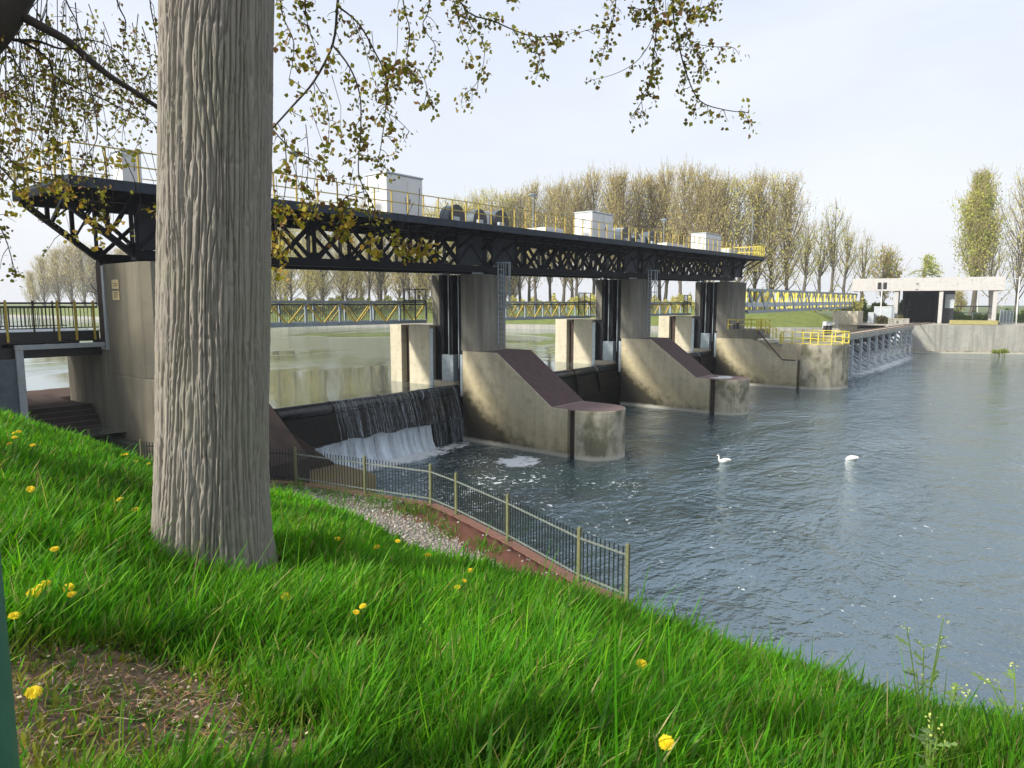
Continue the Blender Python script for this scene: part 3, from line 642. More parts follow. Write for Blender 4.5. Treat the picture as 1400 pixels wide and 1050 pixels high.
for px in(8,79,103,128): 
    x=pY(px,430,29.58)[0]; MB().box(x-.035,x+.035,29.55,29.62,6.6,8.12).build('post',M_yel,t)
for px in(46,73): 
    x=pY(px,430,29.58)[0]; MB().box(x-.025,x+.025,29.6,29.65,6.9,8.1).build('post',M_rust,t)
for x in(-1,-3,-5): MB().box(x-.035,x+.035,29.55,29.62,6.6,8.12).build('post',M_yel,t)
xc=pY(38,560,29.3)[0]
MB().box(xc-1.6,xc,29.3,33,0,6.0).build('support_wall',M_dgrey,t,bevel=.03)
pa=pY(28,476,29.3);pb=pY(145,470,29.2)
MB().box(xc-.25,11.0,29.16,29.36,6.32,6.5).build('cable_duct',M_grey,t,bevel=.02); MB().box(xc-.25,xc-.02,29.16,29.298,3.0,6.32).build('cable_duct',M_grey,t,bevel=.02)
# steps and dark wall under the approach bridge
t=thing('stairway','dark brown outdoor steps going up beside the abutment','stairs',(10,30,2))
y0,y1,z0,z1=29.25,31.0,2.35,3.93; n=8
M_step=simple('dark_step',(.06,.045,.04),(.04,.03,.028),.9,4); M_nos=simple('step_nosing',(.16,.13,.11),None,.8,6)
for k in range(n):
    a=y0+(y1-y0)*k/n; z=z0+(z1-z0)*(k+1)/n
    s=MB().box(8.75,10.9,a,y1+.1,z-(z1-z0)/n,z).build('step',M_step,t); MB().box(8.75,10.9,a-.02,a+.05,z+.002,z+.02).build('nosing',M_nos,s)
MB().prism([(y0-.05,z0-.4),(y0-.05,z0+.25),(y1+.1,z1+.12),(y1+.1,z0-.4)],'x',8.5,8.74).build('side_wall',M_nos,t)
MB().prism([(6.0,2.0),(8.49,2.0),(8.49,3.86),(6.0,3.86)],'y',30.9,31.2).build('retaining_face',M_step,t)
t=thing('handrail','dark handrail with mesh beside the brick shore under the approach bridge','railing',(8.4,33,3.9))
A_,B_=pz(66,545,3.9),pz(48,528,3.9)
railing(t,[(8.4,31.4,3.9),(9.2,36.5,3.9)],1.0,M_rail,1.2,balusters=.12)
# ------------------------------------------------------------------ far bank, quay and terrain
M_bankg=simple('far_bank_grass',(.16,.20,.04),(.10,.13,.03),1,.9,bs=.6,bd=.2)
M_field=simple('far_meadow',(.12,.16,.045),(.09,.11,.04),1,.15,bs=.4,bd=.3)
shore=[(123,22.4),(123,28.2),(122.2,30.6),(117,39),(106,79),(99,107),(84,128),(80,160),(86,225),(80,300),(0,380),(-140,450)]
sn=np.array(shore,float)
def outw(i):
    a=sn[max(i-1,0)];b=sn[min(i+1,len(sn)-1)];d=(b-a)/np.linalg.norm(b-a); return np.array([d[1],-d[0]])
V=[];F=[]
for i,pnt in enumerate(sn):
    n_=outw(i)
    low=i>=2
    for k,(dd,z) in enumerate(((0,2.6),(.2,3.95),(1.6,4.1),(8,6.6 if low else 4.5),(13,7.0 if low else 4.53),(500,7.4 if low else 4.53))):
        q=pnt+n_*dd; V.append((q[0],q[1],z))
for i in range(len(sn)-1):
    for k in range(5): a=i*6+k; F.append((a,a+1,a+7,a+6))
fb=MB().add(V,F).build('far_bank',M_bankg); fb['kind']='structure'
kb=MB()
for i in range(len(sn)-1):
    n_=outw(i);n2=outw(i+1);a=sn[i];b=sn[i+1]
    P=[(*(a-n_*.05),2.5),(*(b-n2*.05),2.5),(*(b-n2*.05),3.96),(*(a-n_*.05),3.96),(*(a+n_*.9),4.02),(*(b+n2*.9),4.02)]
    kb.add(P,[(0,1,2,3),(3,2,5,4)])
tag(kb.build('bank_edging',M_quay),kind='structure')
Q=[(121.6,19.0),(127.7,19.5),(136.2,4.0),(162,-44),(230,-170)]
q=MB()
top=4.55
for a,b in zip(Q,Q[1:]): q.add([(a[0],a[1],-1),(b[0],b[1],-1),(b[0],b[1],top),(a[0],a[1],top)],[(0,1,2,3)])
tag(q.build('quay_wall',M_quay),'weathered grey concrete quay wall along the far side of the river','wall')
led=MB()
for a,b in zip(Q[1:],Q[2:]): 
    d=Vector((b[0]-a[0],b[1]-a[1],0)).normalized(); n_=Vector((d.y,-d.x,0)); n_=-n_ if n_.x>0 else n_
    led.add([(a[0],a[1],.35),(b[0],b[1],.35),(b[0]+n_.x*.6,b[1]+n_.y*.6,.3),(a[0]+n_.x*.6,a[1]+n_.y*.6,.3),(a[0]+n_.x*.6,a[1]+n_.y*.6,-1),(b[0]+n_.x*.6,b[1]+n_.y*.6,-1)],[(0,1,2,3),(3,2,5,4)])
tag(led.build('quay_ledge',M_nose),kind='structure')
M_yard=simple('yard_concrete',(.42,.39,.32),(.33,.31,.25),.95,.5)
gq=MB().add([(x,y,top-.004) for x,y in Q]+[(260,-170,top-.004),(150,31,top-.004),(121.6,31,top-.004)],[tuple(range(8))]).build('quay_paving',M_yard); gq['kind']='structure'
tag(MB().add([(128,70,6.9),(150,31,4.5),(150,28,4.5),(175,-60,4.5),(260,-170,4.5),(640,-170,6),(640,240,7)],[tuple(range(7))]).build('meadow',M_field),kind='structure')
tag(MB().box(134.2,136.8,7.6,14.2,4.6,5.25).build('dry_grass_plot',simple('dry_grass',(.33,.29,.12),(.24,.22,.08),1,3,bs=.6,bd=.1)),kind='structure')
# canopy building over the tunnel
t=thing('canopy_building','long low concrete canopy on columns over a dark tunnel mouth across the river','building',(138,18,4.6))
def along(f): a=np.array((136.78,29.9));b=np.array((139.8,7.33)); return a+(b-a)*f
def cb(name,f0,f1,d0,d1,z0,z1,mat,bev=.03):
    a,b=along(f0),along(f1); dn=np.array((.991,.132))
    p=[a+dn*d0,b+dn*d0,b+dn*d1,a+dn*d1]; return MB().prism([tuple(v) for v in p],'z',z0,z1).build(name,mat,t,bevel=bev)
zb0,zb1=10.2,12.45
cb('roof_beam',0,1,0,.5,zb0,zb1,M_white_conc); cb('roof_slab',0,1,.5,9,zb0+.2,zb1-.25,M_white_conc); 
for f in(0.006,.994): cb('end_beam',max(0,f-.006),min(1,f+.006),.505,9,zb0,zb1-.01,M_white_conc)
for f in(.315,.61,.947): 
    cb('column',f-.013,f+.013,.35,.95,4.55,zb0-.003,M_white_conc); cb('column',f-.013,f+.013,7.5,8.1,4.55,zb0+.19,M_white_conc)
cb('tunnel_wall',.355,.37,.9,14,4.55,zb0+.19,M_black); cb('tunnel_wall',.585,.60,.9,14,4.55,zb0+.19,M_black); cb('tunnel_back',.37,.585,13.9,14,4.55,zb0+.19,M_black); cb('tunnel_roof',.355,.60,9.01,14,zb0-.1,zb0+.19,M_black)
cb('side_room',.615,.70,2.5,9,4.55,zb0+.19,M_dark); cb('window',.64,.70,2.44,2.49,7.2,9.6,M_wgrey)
for f,dz in((.44,-.35),(.442,.65)): cb('lamp_fitting',f,f+.016,-.18,-.004,zb0+.55+dz,zb0+.66+dz,M_dgrey)
cb('tunnel_light',.46,.50,9,9.3,zb0-.45,zb0-.38,M_dgrey)
for f,h in((.40,3.6),(.44,4.6),(.53,4.2)): cb('machine_frame',f,f+.02,11,11.5,4.56,4.56+h,M_steel)
# rails from the tunnel to the side weir
t=thing('maintenance_track','rusty rails curving from the tunnel mouth onto the side weir walkway','track',(128,19,4.6))
for o_ in(-.7,.7):
    pts=[(80,18.5+o_,4.62),(112,18.6+o_,4.66),(121,18.6+o_,4.64),(128,18.4+o_,4.63),(137,18.2+o_,4.63),(150,18.9+o_,4.63)]
    MB().tube(pts,.07,5).build('rail',M_red,t)
# side weir of slanting frames
t=thing('side_weir','row of slanting steel frames with a walkway between the last pier and the quay','side weir',(100,18.6,0))
MB().box(74.0,122,17.6,19.8,4.3,4.58).build('walkway',M_col,t); MB().box(74,122,17.48,17.595,4.1,4.6).build('edge_beam',M_quay,t)
for k in range(11):
    x=78.5+4.25*k; f=MB().box(x-.14,x+.14,17.6,17.85,-1,4.1).build('post',M_wgrey,t)
    for j,(za,zb_) in enumerate(((4.05,2.55),(2.9,1.35),(1.75,.1))):
        MB().beam((x+2.1,19.8+j*.5,za),(x+.2,17.6-.1*j,zb_),.3,.14).build('brace',M_wgrey,t)
MB().box(74,122,20.6,21.4,-1,3.2).build('sill_wall',M_steel,t); MB().box(74,122,19.9,20.2,2.9,4.3).build('screen',M_steel,t)
sheet('side_weir_water',75,122,[(20.35,2.2),(19.9,1.5),(19.4,.9),(18.8,.4),(18.1,.01)],M_fall,60,.1)
# long grey footbridge to the far bank
t=thing('far_footbridge','long grey truss footbridge with yellow posts running to the far bank','footbridge',(100,28,7))
a=np.array((71.2,25.45,7.1));b=np.array((139.5,29.6,7.35)); hh=2.35; L=b-a; n=15; s=np.array((-L[1],L[0],0)); s=s/np.linalg.norm(s)*2.4
for off_ in(np.zeros(3),s):
    A,B=a+off_,b+off_; U=np.array((0,0,hh))
    MB().beam(A,B,.2,.34).build('bottom_chord',M_galv,t); MB().beam(A+U,B+U,.22,.24).build('top_chord',M_galv,t)
    MB().beam(A+(0,0,.75),B+(0,0,.75),.05,.5).build('side_panel',M_wgrey,t)
    for i in range(n):
        p0=A+(B-A)*i/n;p1=A+(B-A)*(i+.5)/n;p2=A+(B-A)*(i+1)/n
        MB().beam(p0+U,p1,.14).build('diagonal',M_galv,t); MB().beam(p1,p2+U,.14).build('diagonal',M_grey,t)
        for f in(.3,.8): 
            pp=A+(B-A)*(i+f)/n+np.array((0,.15,.2)); MB().beam(pp,pp+np.array((0,0,hh-.3)),.2).build('post',M_yel2,t)
MB().beam(a+s*.5+(0,0,.1),b+s*.5+(0,0,.1),2.2,.1).build('walkway',M_dgrey,t)
for P_ in(1,): MB().box(122.7,126.5,25.7,29.5,2.4,6.75).build('support',M_col,t,bevel=.03)
railing(t,[tuple(b),tuple(b+np.array((14,1,.1)))],1.1,M_yel2,1.5,post=.08,rail=.08)
# ---- things on the quay
D=133
P=pD(1203,443,D); z0=4.55; h=pD(1203,383,D)[2]-z0
t=thing('signal_post','white post with two black river traffic signals in front of the canopy','traffic signal',(P[0],P[1],z0))
MB().tube([(P[0],P[1],z0),(P[0],P[1],z0+h)],.1,8).build('pole',M_white,t)
r2=RT
for s_ in(-1,1):
    c=np.array((P[0],P[1],0))+RT*s_*.48; c[2]=z0+h-1.0
    hd=MB().box(c[0]-.16,c[0]+.16,c[1]-.26,c[1]+.26,c[2]-.55,c[2]+.6).build('signal_head',M_rail,t,bevel=.04)
    for k in range(3): MB().tube([(c[0]-.16,c[1],c[2]-.3+k*.36),(c[0]-.34,c[1],c[2]-.33+k*.36)],.13,8).build('visor',M_rail,hd)
def qbox(name,px0,px1,py0,py1,D,dep,mat,label,cat,z=4.55):
    a=pD(px0,py1,D);b=pD(px1,py1,D);zt=pD((px0+px1)/2,py0,D)[2]; t=thing(name,label,cat,(*((a+b)/2)[:2],z))
    dn=np.array((.98,.2)); a=a[:2];b=b[:2]
    MB().prism([tuple(a),tuple(b),tuple(b+dn*dep),tuple(a+dn*dep)],'z',z,zt).build('case',mat,t,bevel=.05)
    return t,a,b,zt,dn
t,a,b,zt,dn=qbox('switch_cabinet',1194,1222,420,443,136,2,M_wgrey,'pale blue grey cabinet behind the signal post','cabinet')
MB().prism([tuple(a+(b-a)*-.02-dn*.05),tuple(b-dn*.05),tuple(b+dn*2.1),tuple(a-(b-a)*.02+dn*2.1)],'z',zt+.003,zt+.12).build('lid',M_white,t)
t,a,b,zt,dn=qbox('switch_cabinet',1186,1194,428,444,135,1.5,M_wgrey,'small pale cabinet at the left end of the larger blue grey one','cabinet')
MB().prism([tuple(a-dn*.05),tuple(b-dn*.05),tuple(b+dn*1.6),tuple(a+dn*1.6)],'z',zt+.003,zt+.1).build('lid',M_white,t)
t,a,b,zt,dn=qbox('low_wall',1214,1243,436,444,132,.5,M_quay,'short brown grey wall in front of the cabinet left of the tunnel','wall')
MB().prism([tuple(a-dn*.06),tuple(b-dn*.06),tuple(b+dn*.56),tuple(a+dn*.56)],'z',zt+.003,zt+.08).build('coping',M_col,t)
def qrail(px0,px1,pyt,D,label,mat=M_grey,zb=5.2):
    a=pD(px0,430,D);b=pD(px1,430,D); h=pD((px0+px1)/2,pyt,D)[2]-zb; t=thing('quay_railing',label,'railing',(a[0],a[1],zb))
    railing(t,[(a[0],a[1],zb),(b[0],b[1],zb)],h,mat,3.0,post=.12,rail=.16); return t
qrail(1299,1362,419,146,'dark grey guard rail right of the tunnel mouth',M_dgrey); qrail(1222,1240,419,147,'grey guard rail behind the cabinet left of the tunnel',M_dgrey)
qrail(1126,1146,440,122,'small pale railing on the bank edge below the long footbridge',M_wgrey,4.05)
for px in(1128,1134):
    P=pD(px,455,121); t=thing('mooring_bollard',('left','right')[px>1130]+' one of two white bollards on the bank edge','bollard',(P[0],P[1],3.3))
    MB().tube([(P[0],P[1],3.0),(P[0],P[1],4.5)],.32,10).build('shaft',M_rail,t); MB().tube([(P[0],P[1],4.502),(P[0],P[1],5.0)],.34,10).build('cap',M_white,t)
P=pD(1389,441,142); hz_=pD(1389,378,142)[2]
t=thing('street_lamp','pale lamp post with a short arm at the right end of the canopy','lamp',(P[0],P[1],4.55))
MB().tube([(P[0],P[1],4.55),(P[0],P[1],hz_)],[.13,.09],8).build('pole',M_white,t); e=np.array((P[0],P[1],hz_-.4))
MB().beam(e,e-RT*1.5+(0,0,.15),.12).build('arm',M_white,t); MB().beam(e-RT*1.5+(0,0,.15),e-RT*2.6+(0,0,.2),.4,.16).build('lamp_head',M_wgrey,t)
P=pD(1335,440,165); t=thing('street_lamp','thin distant lamp post seen under the canopy','lamp',(P[0],P[1],4.6)); MB().tube([(P[0],P[1],4.5),(P[0],P[1],9.6)],.1,6).build('pole',M_white,t); MB().box(P[0]-.2,P[0]+.2,P[1]-.3,P[1]+.3,9.605,9.8).build('lamp_head',M_white,t)
t=thing('mesh_fence','grey mesh fence panel standing on the quay edge under the canopy end','fence',(138,6,4.6))
A_=pD(1366,446,137.5);B_=pD(1384,446,141)
for i in range(5):
    c=A_+(B_-A_)*i/4; MB().beam((c[0],c[1],4.3),(c[0],c[1],7.0-.1*i),.1).build('post',M_galv,t)
g_=MB()
for i in range(26): c=A_+(B_-A_)*i/25; g_.beam((c[0],c[1],4.5),(c[0],c[1],6.9),.04)
for k in range(9): g_.beam((A_[0],A_[1],4.5+.29*k),(B_[0],B_[1],4.5+.29*k),.04)
tag(g_.build('mesh',M_galv,t),kind='stuff')
# ------------------------------------------------------------------ far trees
def tree_proto(seed,H,spread,cols,dens,asc=.75,bare=0.,base=.22,leaf=.42,nb=55,trunk=.45,vert=.5,droop=0,lead=1):
    """ascending poplar: trunk and boughs as one bark mesh, twigs and young leaves as the crown mesh; unit: metres at origin"""
    r=np.random.default_rng(seed); b=MB()
    tp=[]; x=y=0
    for k in range(9):
        f=k/8; tp.append((x,y,H*.97*f)); x+=r.normal(0,.12); y+=r.normal(0,.12)
    b.tube(tp,[trunk*(1-.93*k/8)*(1.25 if k==0 else 1) for k in range(9)],7)
    tps=[tp]
    for q in range(lead-1):
        k0=int(r.integers(2,4)); a=r.uniform(0,6.28); x,y,z=tp[k0]; L=[(x,y,z)]*(k0+1); dx=r.uniform(.10,.22)*H/5
        for k in range(k0+1,9):
            g=(k-k0)/(8-k0); L.append((x+math.cos(a)*dx*g**.7*2+r.normal(0,.12),y+math.sin(a)*dx*g**.7*2+r.normal(0,.12),z+(H*r.uniform(.75,.95)-z)*g))
        b.tube(L[k0:],[trunk*.62*(1-.9*(k-k0)/(8-k0)) for k in range(k0,9)],6); tps.append(L)
    cent=[];dirs=[]
    for i in range(nb):
        tp=tps[i%lead]
        f=base+(1-base)*(i/nb)**.9*.95; z=H*f*.96; k=min(7,int(f*8)); g=f*8-k
        p=np.array(tp[k])*(1-g)+np.array(tp[min(8,k+1)])*g
        a=r.uniform(0,2*math.pi); ln=(H*.42*(1-f)**.7+H*.07)*r.uniform(.65,1.15); out=spread*r.uniform(.6,1.2)
        pts=[p]; d=np.array([math.cos(a)*out,math.sin(a)*out,asc*r.uniform(.5,1.1)]); d/=np.linalg.norm(d)
        for s in range(5):
            d=d+np.array([r.normal(0,.1),r.normal(0,.1),.16*(1-droop)-.22*droop]); d/=np.linalg.norm(d); pts.append(pts[-1]+d*ln/5)
        pts=np.array(pts); b.tube([tuple(q) for q in pts],[trunk*.3*(1-f*.6)*(1-s/6)+.02 for s in range(6)],3,cap=False)
        nl=int(dens*(ln/6+.5))
        t=r.uniform(.18,1.06,nl); j=np.clip((t*5).astype(int),0,4); fr=(t*5-j)[:,None]
        c=pts[j]*(1-fr)+pts[j+1]*fr+r.normal(0,.30+.05*ln,(nl,3))*np.array([1,1,.8]); cent.append(c); dirs.append(np.repeat(d[None],nl,0))
    c=np.concatenate(cent); n=len(c); dr=np.concatenate(dirs)+r.normal(0,.45,(n,3))+np.array([0,0,vert]); dr/=np.linalg.norm(dr,axis=1)[:,None]
    sd_=np.cross(dr,r.normal(0,1,(n,3))); sd_/=np.linalg.norm(sd_,axis=1)[:,None]
    tw=r.random(n)<bare; Ls=np.where(tw,r.uniform(.9,2.0,n),leaf*r.uniform(.5,1.3,n))[:,None]; Ws=np.where(tw,.035,leaf*r.uniform(.3,.6,n))[:,None]
    V=np.stack([c-sd_*Ws,c+sd_*Ws,c+dr*Ls+sd_*Ws*.6,c+dr*Ls-sd_*Ws*.6],1).reshape(-1,3)
    cl=np.array(cols); ci=r.integers(0,len(cl),n); big=vnoise(c[:,0]*.35+c[:,1]*.2+40,c[:,2]*.3+40,seed)
    cc=cl[ci]*(.65+.7*big)[:,None]; cc[tw]=np.array([.36,.29,.18]); cc=np.repeat(cc,4,0)
    o1=b.build('trunk',M_ftrunk); F=np.arange(4*n).reshape(n,4); o2=bulk('crown',V,[F],M_far,cc)
    m1,m2=o1.data,o2.data; bpy.data.objects.remove(o1); bpy.data.objects.remove(o2); return m1,m2
BR=[(.58,.47,.22),(.52,.41,.20),(.58,.50,.21),(.46,.36,.18)]; YG=[(.58,.57,.17),(.52,.52,.14),(.62,.56,.22),(.48,.44,.17)]; GR=[(.34,.38,.08),(.27,.32,.07),(.42,.42,.12)]; PALE=[(.66,.60,.40),(.70,.62,.44),(.60,.52,.36)]
PR={'brown':[tree_proto(s,30,.42,BR+YG[:1],27,bare=.4,nb=84,leaf=.26,base=.14) for s in(1,2,3)],'yellow':[tree_proto(s,30,.45,YG+BR[:1],32,bare=.35,nb=80,leaf=.28,base=.06,asc=.42) for s in(4,5)],
 'green':[tree_proto(s,22,.8,GR+YG[:1],22,bare=.5,nb=26,asc=1.1,leaf=.30,trunk=.5,base=.12,lead=3) for s in(6,7,8,18)],'pale':[tree_proto(s,22,.55,PALE,34,bare=.5,nb=60,leaf=.3,base=.12) for s in(9,10)],
 'column':[tree_proto(s,26,.40,GR+YG[1:2],150,bare=.25,nb=66,asc=1.1,leaf=.27,trunk=.5) for s in(11,12)],'pollard':[tree_proto(13,14,1.6,GR+YG[:1],60,nb=22,base=.6,asc=.4,leaf=.28,trunk=.7,droop=1)],
 'shrub':[tree_proto(14,9,.9,BR+GR,26,bare=.4,nb=44,base=.08,leaf=.36,trunk=.15)],'thin':[tree_proto(s,28,.6,YG+PALE,20,bare=.45,nb=58,leaf=.30,base=.14) for s in(15,16)]}
BH={'brown':30,'yellow':30,'green':22,'pale':22,'column':26,'pollard':14,'shrub':9,'thin':28}
def ftree(kind,px,ytop,D,label,group=None,zb=6.9,wide=1.,i=0):
    P=pD(px,415,D); zt=pD(px,ytop,D)[2]; s=(zt-zb)/BH[kind]; m1,m2=random.choice(PR[kind])
    t=thing('shrub' if kind=='shrub' else 'poplar_tree',label,'shrub' if kind=='shrub' else 'tree',(P[0],P[1],zb),group)
    t.rotation_euler.z=random.uniform(0,6.28); t.scale=(s*wide,s*wide,s)
    for nm,me in(('trunk',m1),('crown',m2)):
        o=bpy.data.objects.new(nm,me); C.objects.link(o); o.parent=t
tops=[(376,292),(395,285),(420,290),(445,283),(470,286),(500,283),(525,280),(548,284),(570,279),(592,276),(614,272),(632,268),(650,266),(668,268),(686,264),(700,266)]
for x,y in tops: ftree('yellow' if random.random()<.55 else 'thin' if random.random()<.4 else 'brown',x+random.uniform(-5,5),y+random.uniform(-5,7),random.uniform(150,172),'sunlit pale yellow poplar in the row seen beneath the near part of the machine deck','poplars beyond the near half of the weir',wide=.92)
for x,y in[(716,262),(733,258),(752,252),(772,248),(792,246),(812,243),(832,243),(853,239),(872,237),(892,237),(912,234),(932,231),(952,233),(972,236),(990,241)]:
    ftree('brown',x+random.uniform(-4,4),y+random.uniform(-6,8),random.uniform(142,166),'tall brown budding poplar in the dense row behind the far half of the deck','brown poplars behind the far cabins',wide=.95)
for x in range(378,700,26): ftree('thin' if x%4 else 'shrub',x+random.uniform(-8,8),random.uniform(296,330) if x%4 else 372,random.uniform(185,215),'thin poplar of the second rank seen through the girders','thin poplars behind the near row' if x%4 else None,wide=1.2) if x%4 else None
for x,y in[(724,270),(782,262),(842,258),(902,250),(962,250),(470,300),(560,296),(640,284)]:
    ftree('thin',x,y+random.uniform(-4,6),random.uniform(176,196),'sparse poplar of the second rank, its top showing between the front trees','second rank of poplars',wide=1.0)
ftree('yellow',1008,243,146,'tall poplar with fresh green lower leaves right of the brown row')
ftree('brown',1030,240,150,'brown topped poplar rising just left of the end of the dense row')
ftree('yellow',1052,244,150,'broad yellow green poplar behind the far end of the deck')
ftree('brown',1074,246,152,'last brown poplar at the right end of the dense row',wide=1.05)
for x,y,l in[(1098,300,'forked green tree right of the end of the deck'),(1119,303,'stubby green tree behind the middle of the long footbridge'),(1136,270,'tallest slender green tree right of the dense row'),(1152,305,'thin green tree beside the tallest slender one'),(1178,318,'leaning sparse green tree left of the canopy roof')]:
    ftree('green',x,y,140 if x<1170 else 158,l,wide=.72 if y<280 else 1.)
ftree('shrub',1208,345,165,'small bare shrubby tree behind the left half of the canopy')
ftree('pollard',1256,345,165,'pollard tree with drooping yellow shoots above the canopy',wide=1.15)
ftree('column',1330,247,160,'tall bushy yellow green poplar above the right half of the canopy',zb=4.6)
ftree('green',1356,318,158,'short sparse tree right of the bushy poplar',zb=4.6)
ftree('thin',1390,238,162,'tall sparse poplar at the right edge of the view',zb=4.6,wide=.8)
ftree('thin',1424,246,165,'sparse poplar half outside the right edge',zb=4.6)
ftree('shrub',1310,398,185,'low green shrub under the right half of the canopy',zb=4.6)
for x,y,D in[(46,372,330),(62,352,328),(80,342,326),(98,336,324),(116,334,322),(132,340,322),(150,345,322),(170,340,322),(190,345,320),(205,340,320)]:
    ftree('pale',x,y,D,'pale hazy poplar in the far clump beyond the approach bridge','pale poplars beyond the approach bridge',zb=4.0,wide=1.05)
for k in range(15): ftree('pale',372+k*24+random.uniform(-9,9),random.uniform(338,372),random.uniform(178,200),'low pale young tree between the poplar trunks beyond the pool','young trees between the poplar trunks',wide=1.5)
# undergrowth and hedges along the far bank
def hedge(name,label,px0,px1,D0,D1,h,cols,n,zb,deep=4):
    r=np.random.default_rng(abs(int(px0))); u=r.random(n); px=px0+(px1-px0)*u; D=D0+(D1-D0)*u+r.normal(0,deep/2,n)
    hh=h*(.45+.75*vnoise(px*.21+3,D*0+1,5)); z=zb+hh*r.random(n)**.8
    c=np.array([pD(a,415,d) for a,d in zip(px,D)]); c[:,2]=z
    dr=r.normal(0,1,(n,3))+np.array([0,0,.6]); dr/=np.linalg.norm(dr,axis=1)[:,None]; sd_=np.cross(dr,r.normal(0,1,(n,3))); sd_/=np.linalg.norm(sd_,axis=1)[:,None]
    W_=r.uniform(.06,.16,n)[:,None]; L_=r.uniform(.15,.5,n)[:,None]
    V=np.stack([c-sd_*W_,c+sd_*W_,c+dr*L_+sd_*W_*.5,c+dr*L_-sd_*W_*.5],1).reshape(-1,3); cl=np.array(cols)
    cc=cl[r.integers(0,len(cl),n)]*(.6+.8*r.random(n))[:,None]
    return tag(bulk(name,V,[np.arange(4*n).reshape(n,4)],M_far,np.repeat(cc,4,0)),label,'hedge',kind='stuff')
hedge('undergrowth','mixed yellow green undergrowth at the feet of the poplars beyond the pool',360,720,165,150,2.6,[(.26,.27,.10),(.2,.23,.09),(.34,.31,.14)],26000,6.6,8)
hedge('undergrowth','green undergrowth at the feet of the brown poplars',700,1180,148,143,3.0,GR+YG+BR,22000,6.6,6)
hedge('hedge','dense bright green hedge behind the canopy columns',1168,1245,152,152,3.6,[(.10,.20,.03),(.07,.15,.02),(.14,.24,.04)],7000,4.6,3)
hedge('hedge','green bushes seen through the right part of the canopy',1295,1420,160,160,2.2,[(.09,.19,.03),(.13,.20,.05),(.2,.2,.1)],6000,4.4,4)
hedge('hedge','brown green bush between cabinet and tunnel mouth',1200,1238,133,133.5,1.3,[(.14,.13,.05),(.10,.09,.04)],1500,4.5,1)
hedge('hedge','pale distant hedge beyond the approach bridge',-80,210,316,312,3.0,[(.16,.22,.12),(.2,.24,.14)],7000,4.0,6)
hedge('river_weed','small green weeds growing on the quay ledge',1362,1384,131.5,132,.45,[(.2,.25,.05)],260,.25,.4)

for x,y,h_,l in((-3,35.5,16,'unseen poplar added on the near bank beyond the approach bridge to shade the abutment'),(-4.5,27,13,'unseen poplar added on the near bank before the approach bridge to cast shade')):  # out-of-view trees added to throw shade on the abutment and first gate
    t=thing('poplar_tree',l,'tree',(x,y,3.2)); t.scale=(h_/26*1.5,h_/26*1.5,h_/26)
    for nm,me in zip(('trunk','crown'),PR['column'][0]): o=bpy.data.objects.new(nm,me); C.objects.link(o); o.parent=t
# ------------------------------------------------------------------ picket fence
t=thing('picket_fence','dark green picket fence with olive posts along the river bank','fence',(13,12,2.03))
pk=MB().box(-.011,.011,-.011,.011,.10,1.13); pk_me=bpy.data.meshes.new('picket'); pk_me.from_pydata(pk.v,[],pk.f); pk_me.materials.append(M_fence)
ps=MB().box(-.036,.036,-.036,.036,-.1,1.2).add([(-.036,-.036,1.2),(.036,-.036,1.2),(.036,.036,1.2),(-.036,.036,1.2),(0,0,1.24)],[(0,1,4),(1,2,4),(2,3,4),(3,0,4)]); ps_me=bpy.data.meshes.new('post'); ps_me.from_pydata(ps.v,[],ps.f); ps_me.materials.append(M_post)
for i,(a,b) in enumerate(zip(FEN[:-1],FEN[1:])):
    a3=Vector((*a,2.03)); b3=Vector((*b,2.03)); inst('post',ps_me,t,a3)
    for z in(.16,.98): MB().beam(a3+Vector((0,0,z)),b3+Vector((0,0,z)),.03,.04).build('rail',M_frail if i<6 else M_fence,t)
    n=int((b3-a3).length/.115); ang=math.atan2(b[1]-a[1],b[0]-a[0])
    for k in range(1,n): inst('picket',pk_me,t,a3.lerp(b3,k/n),(0,0,ang))
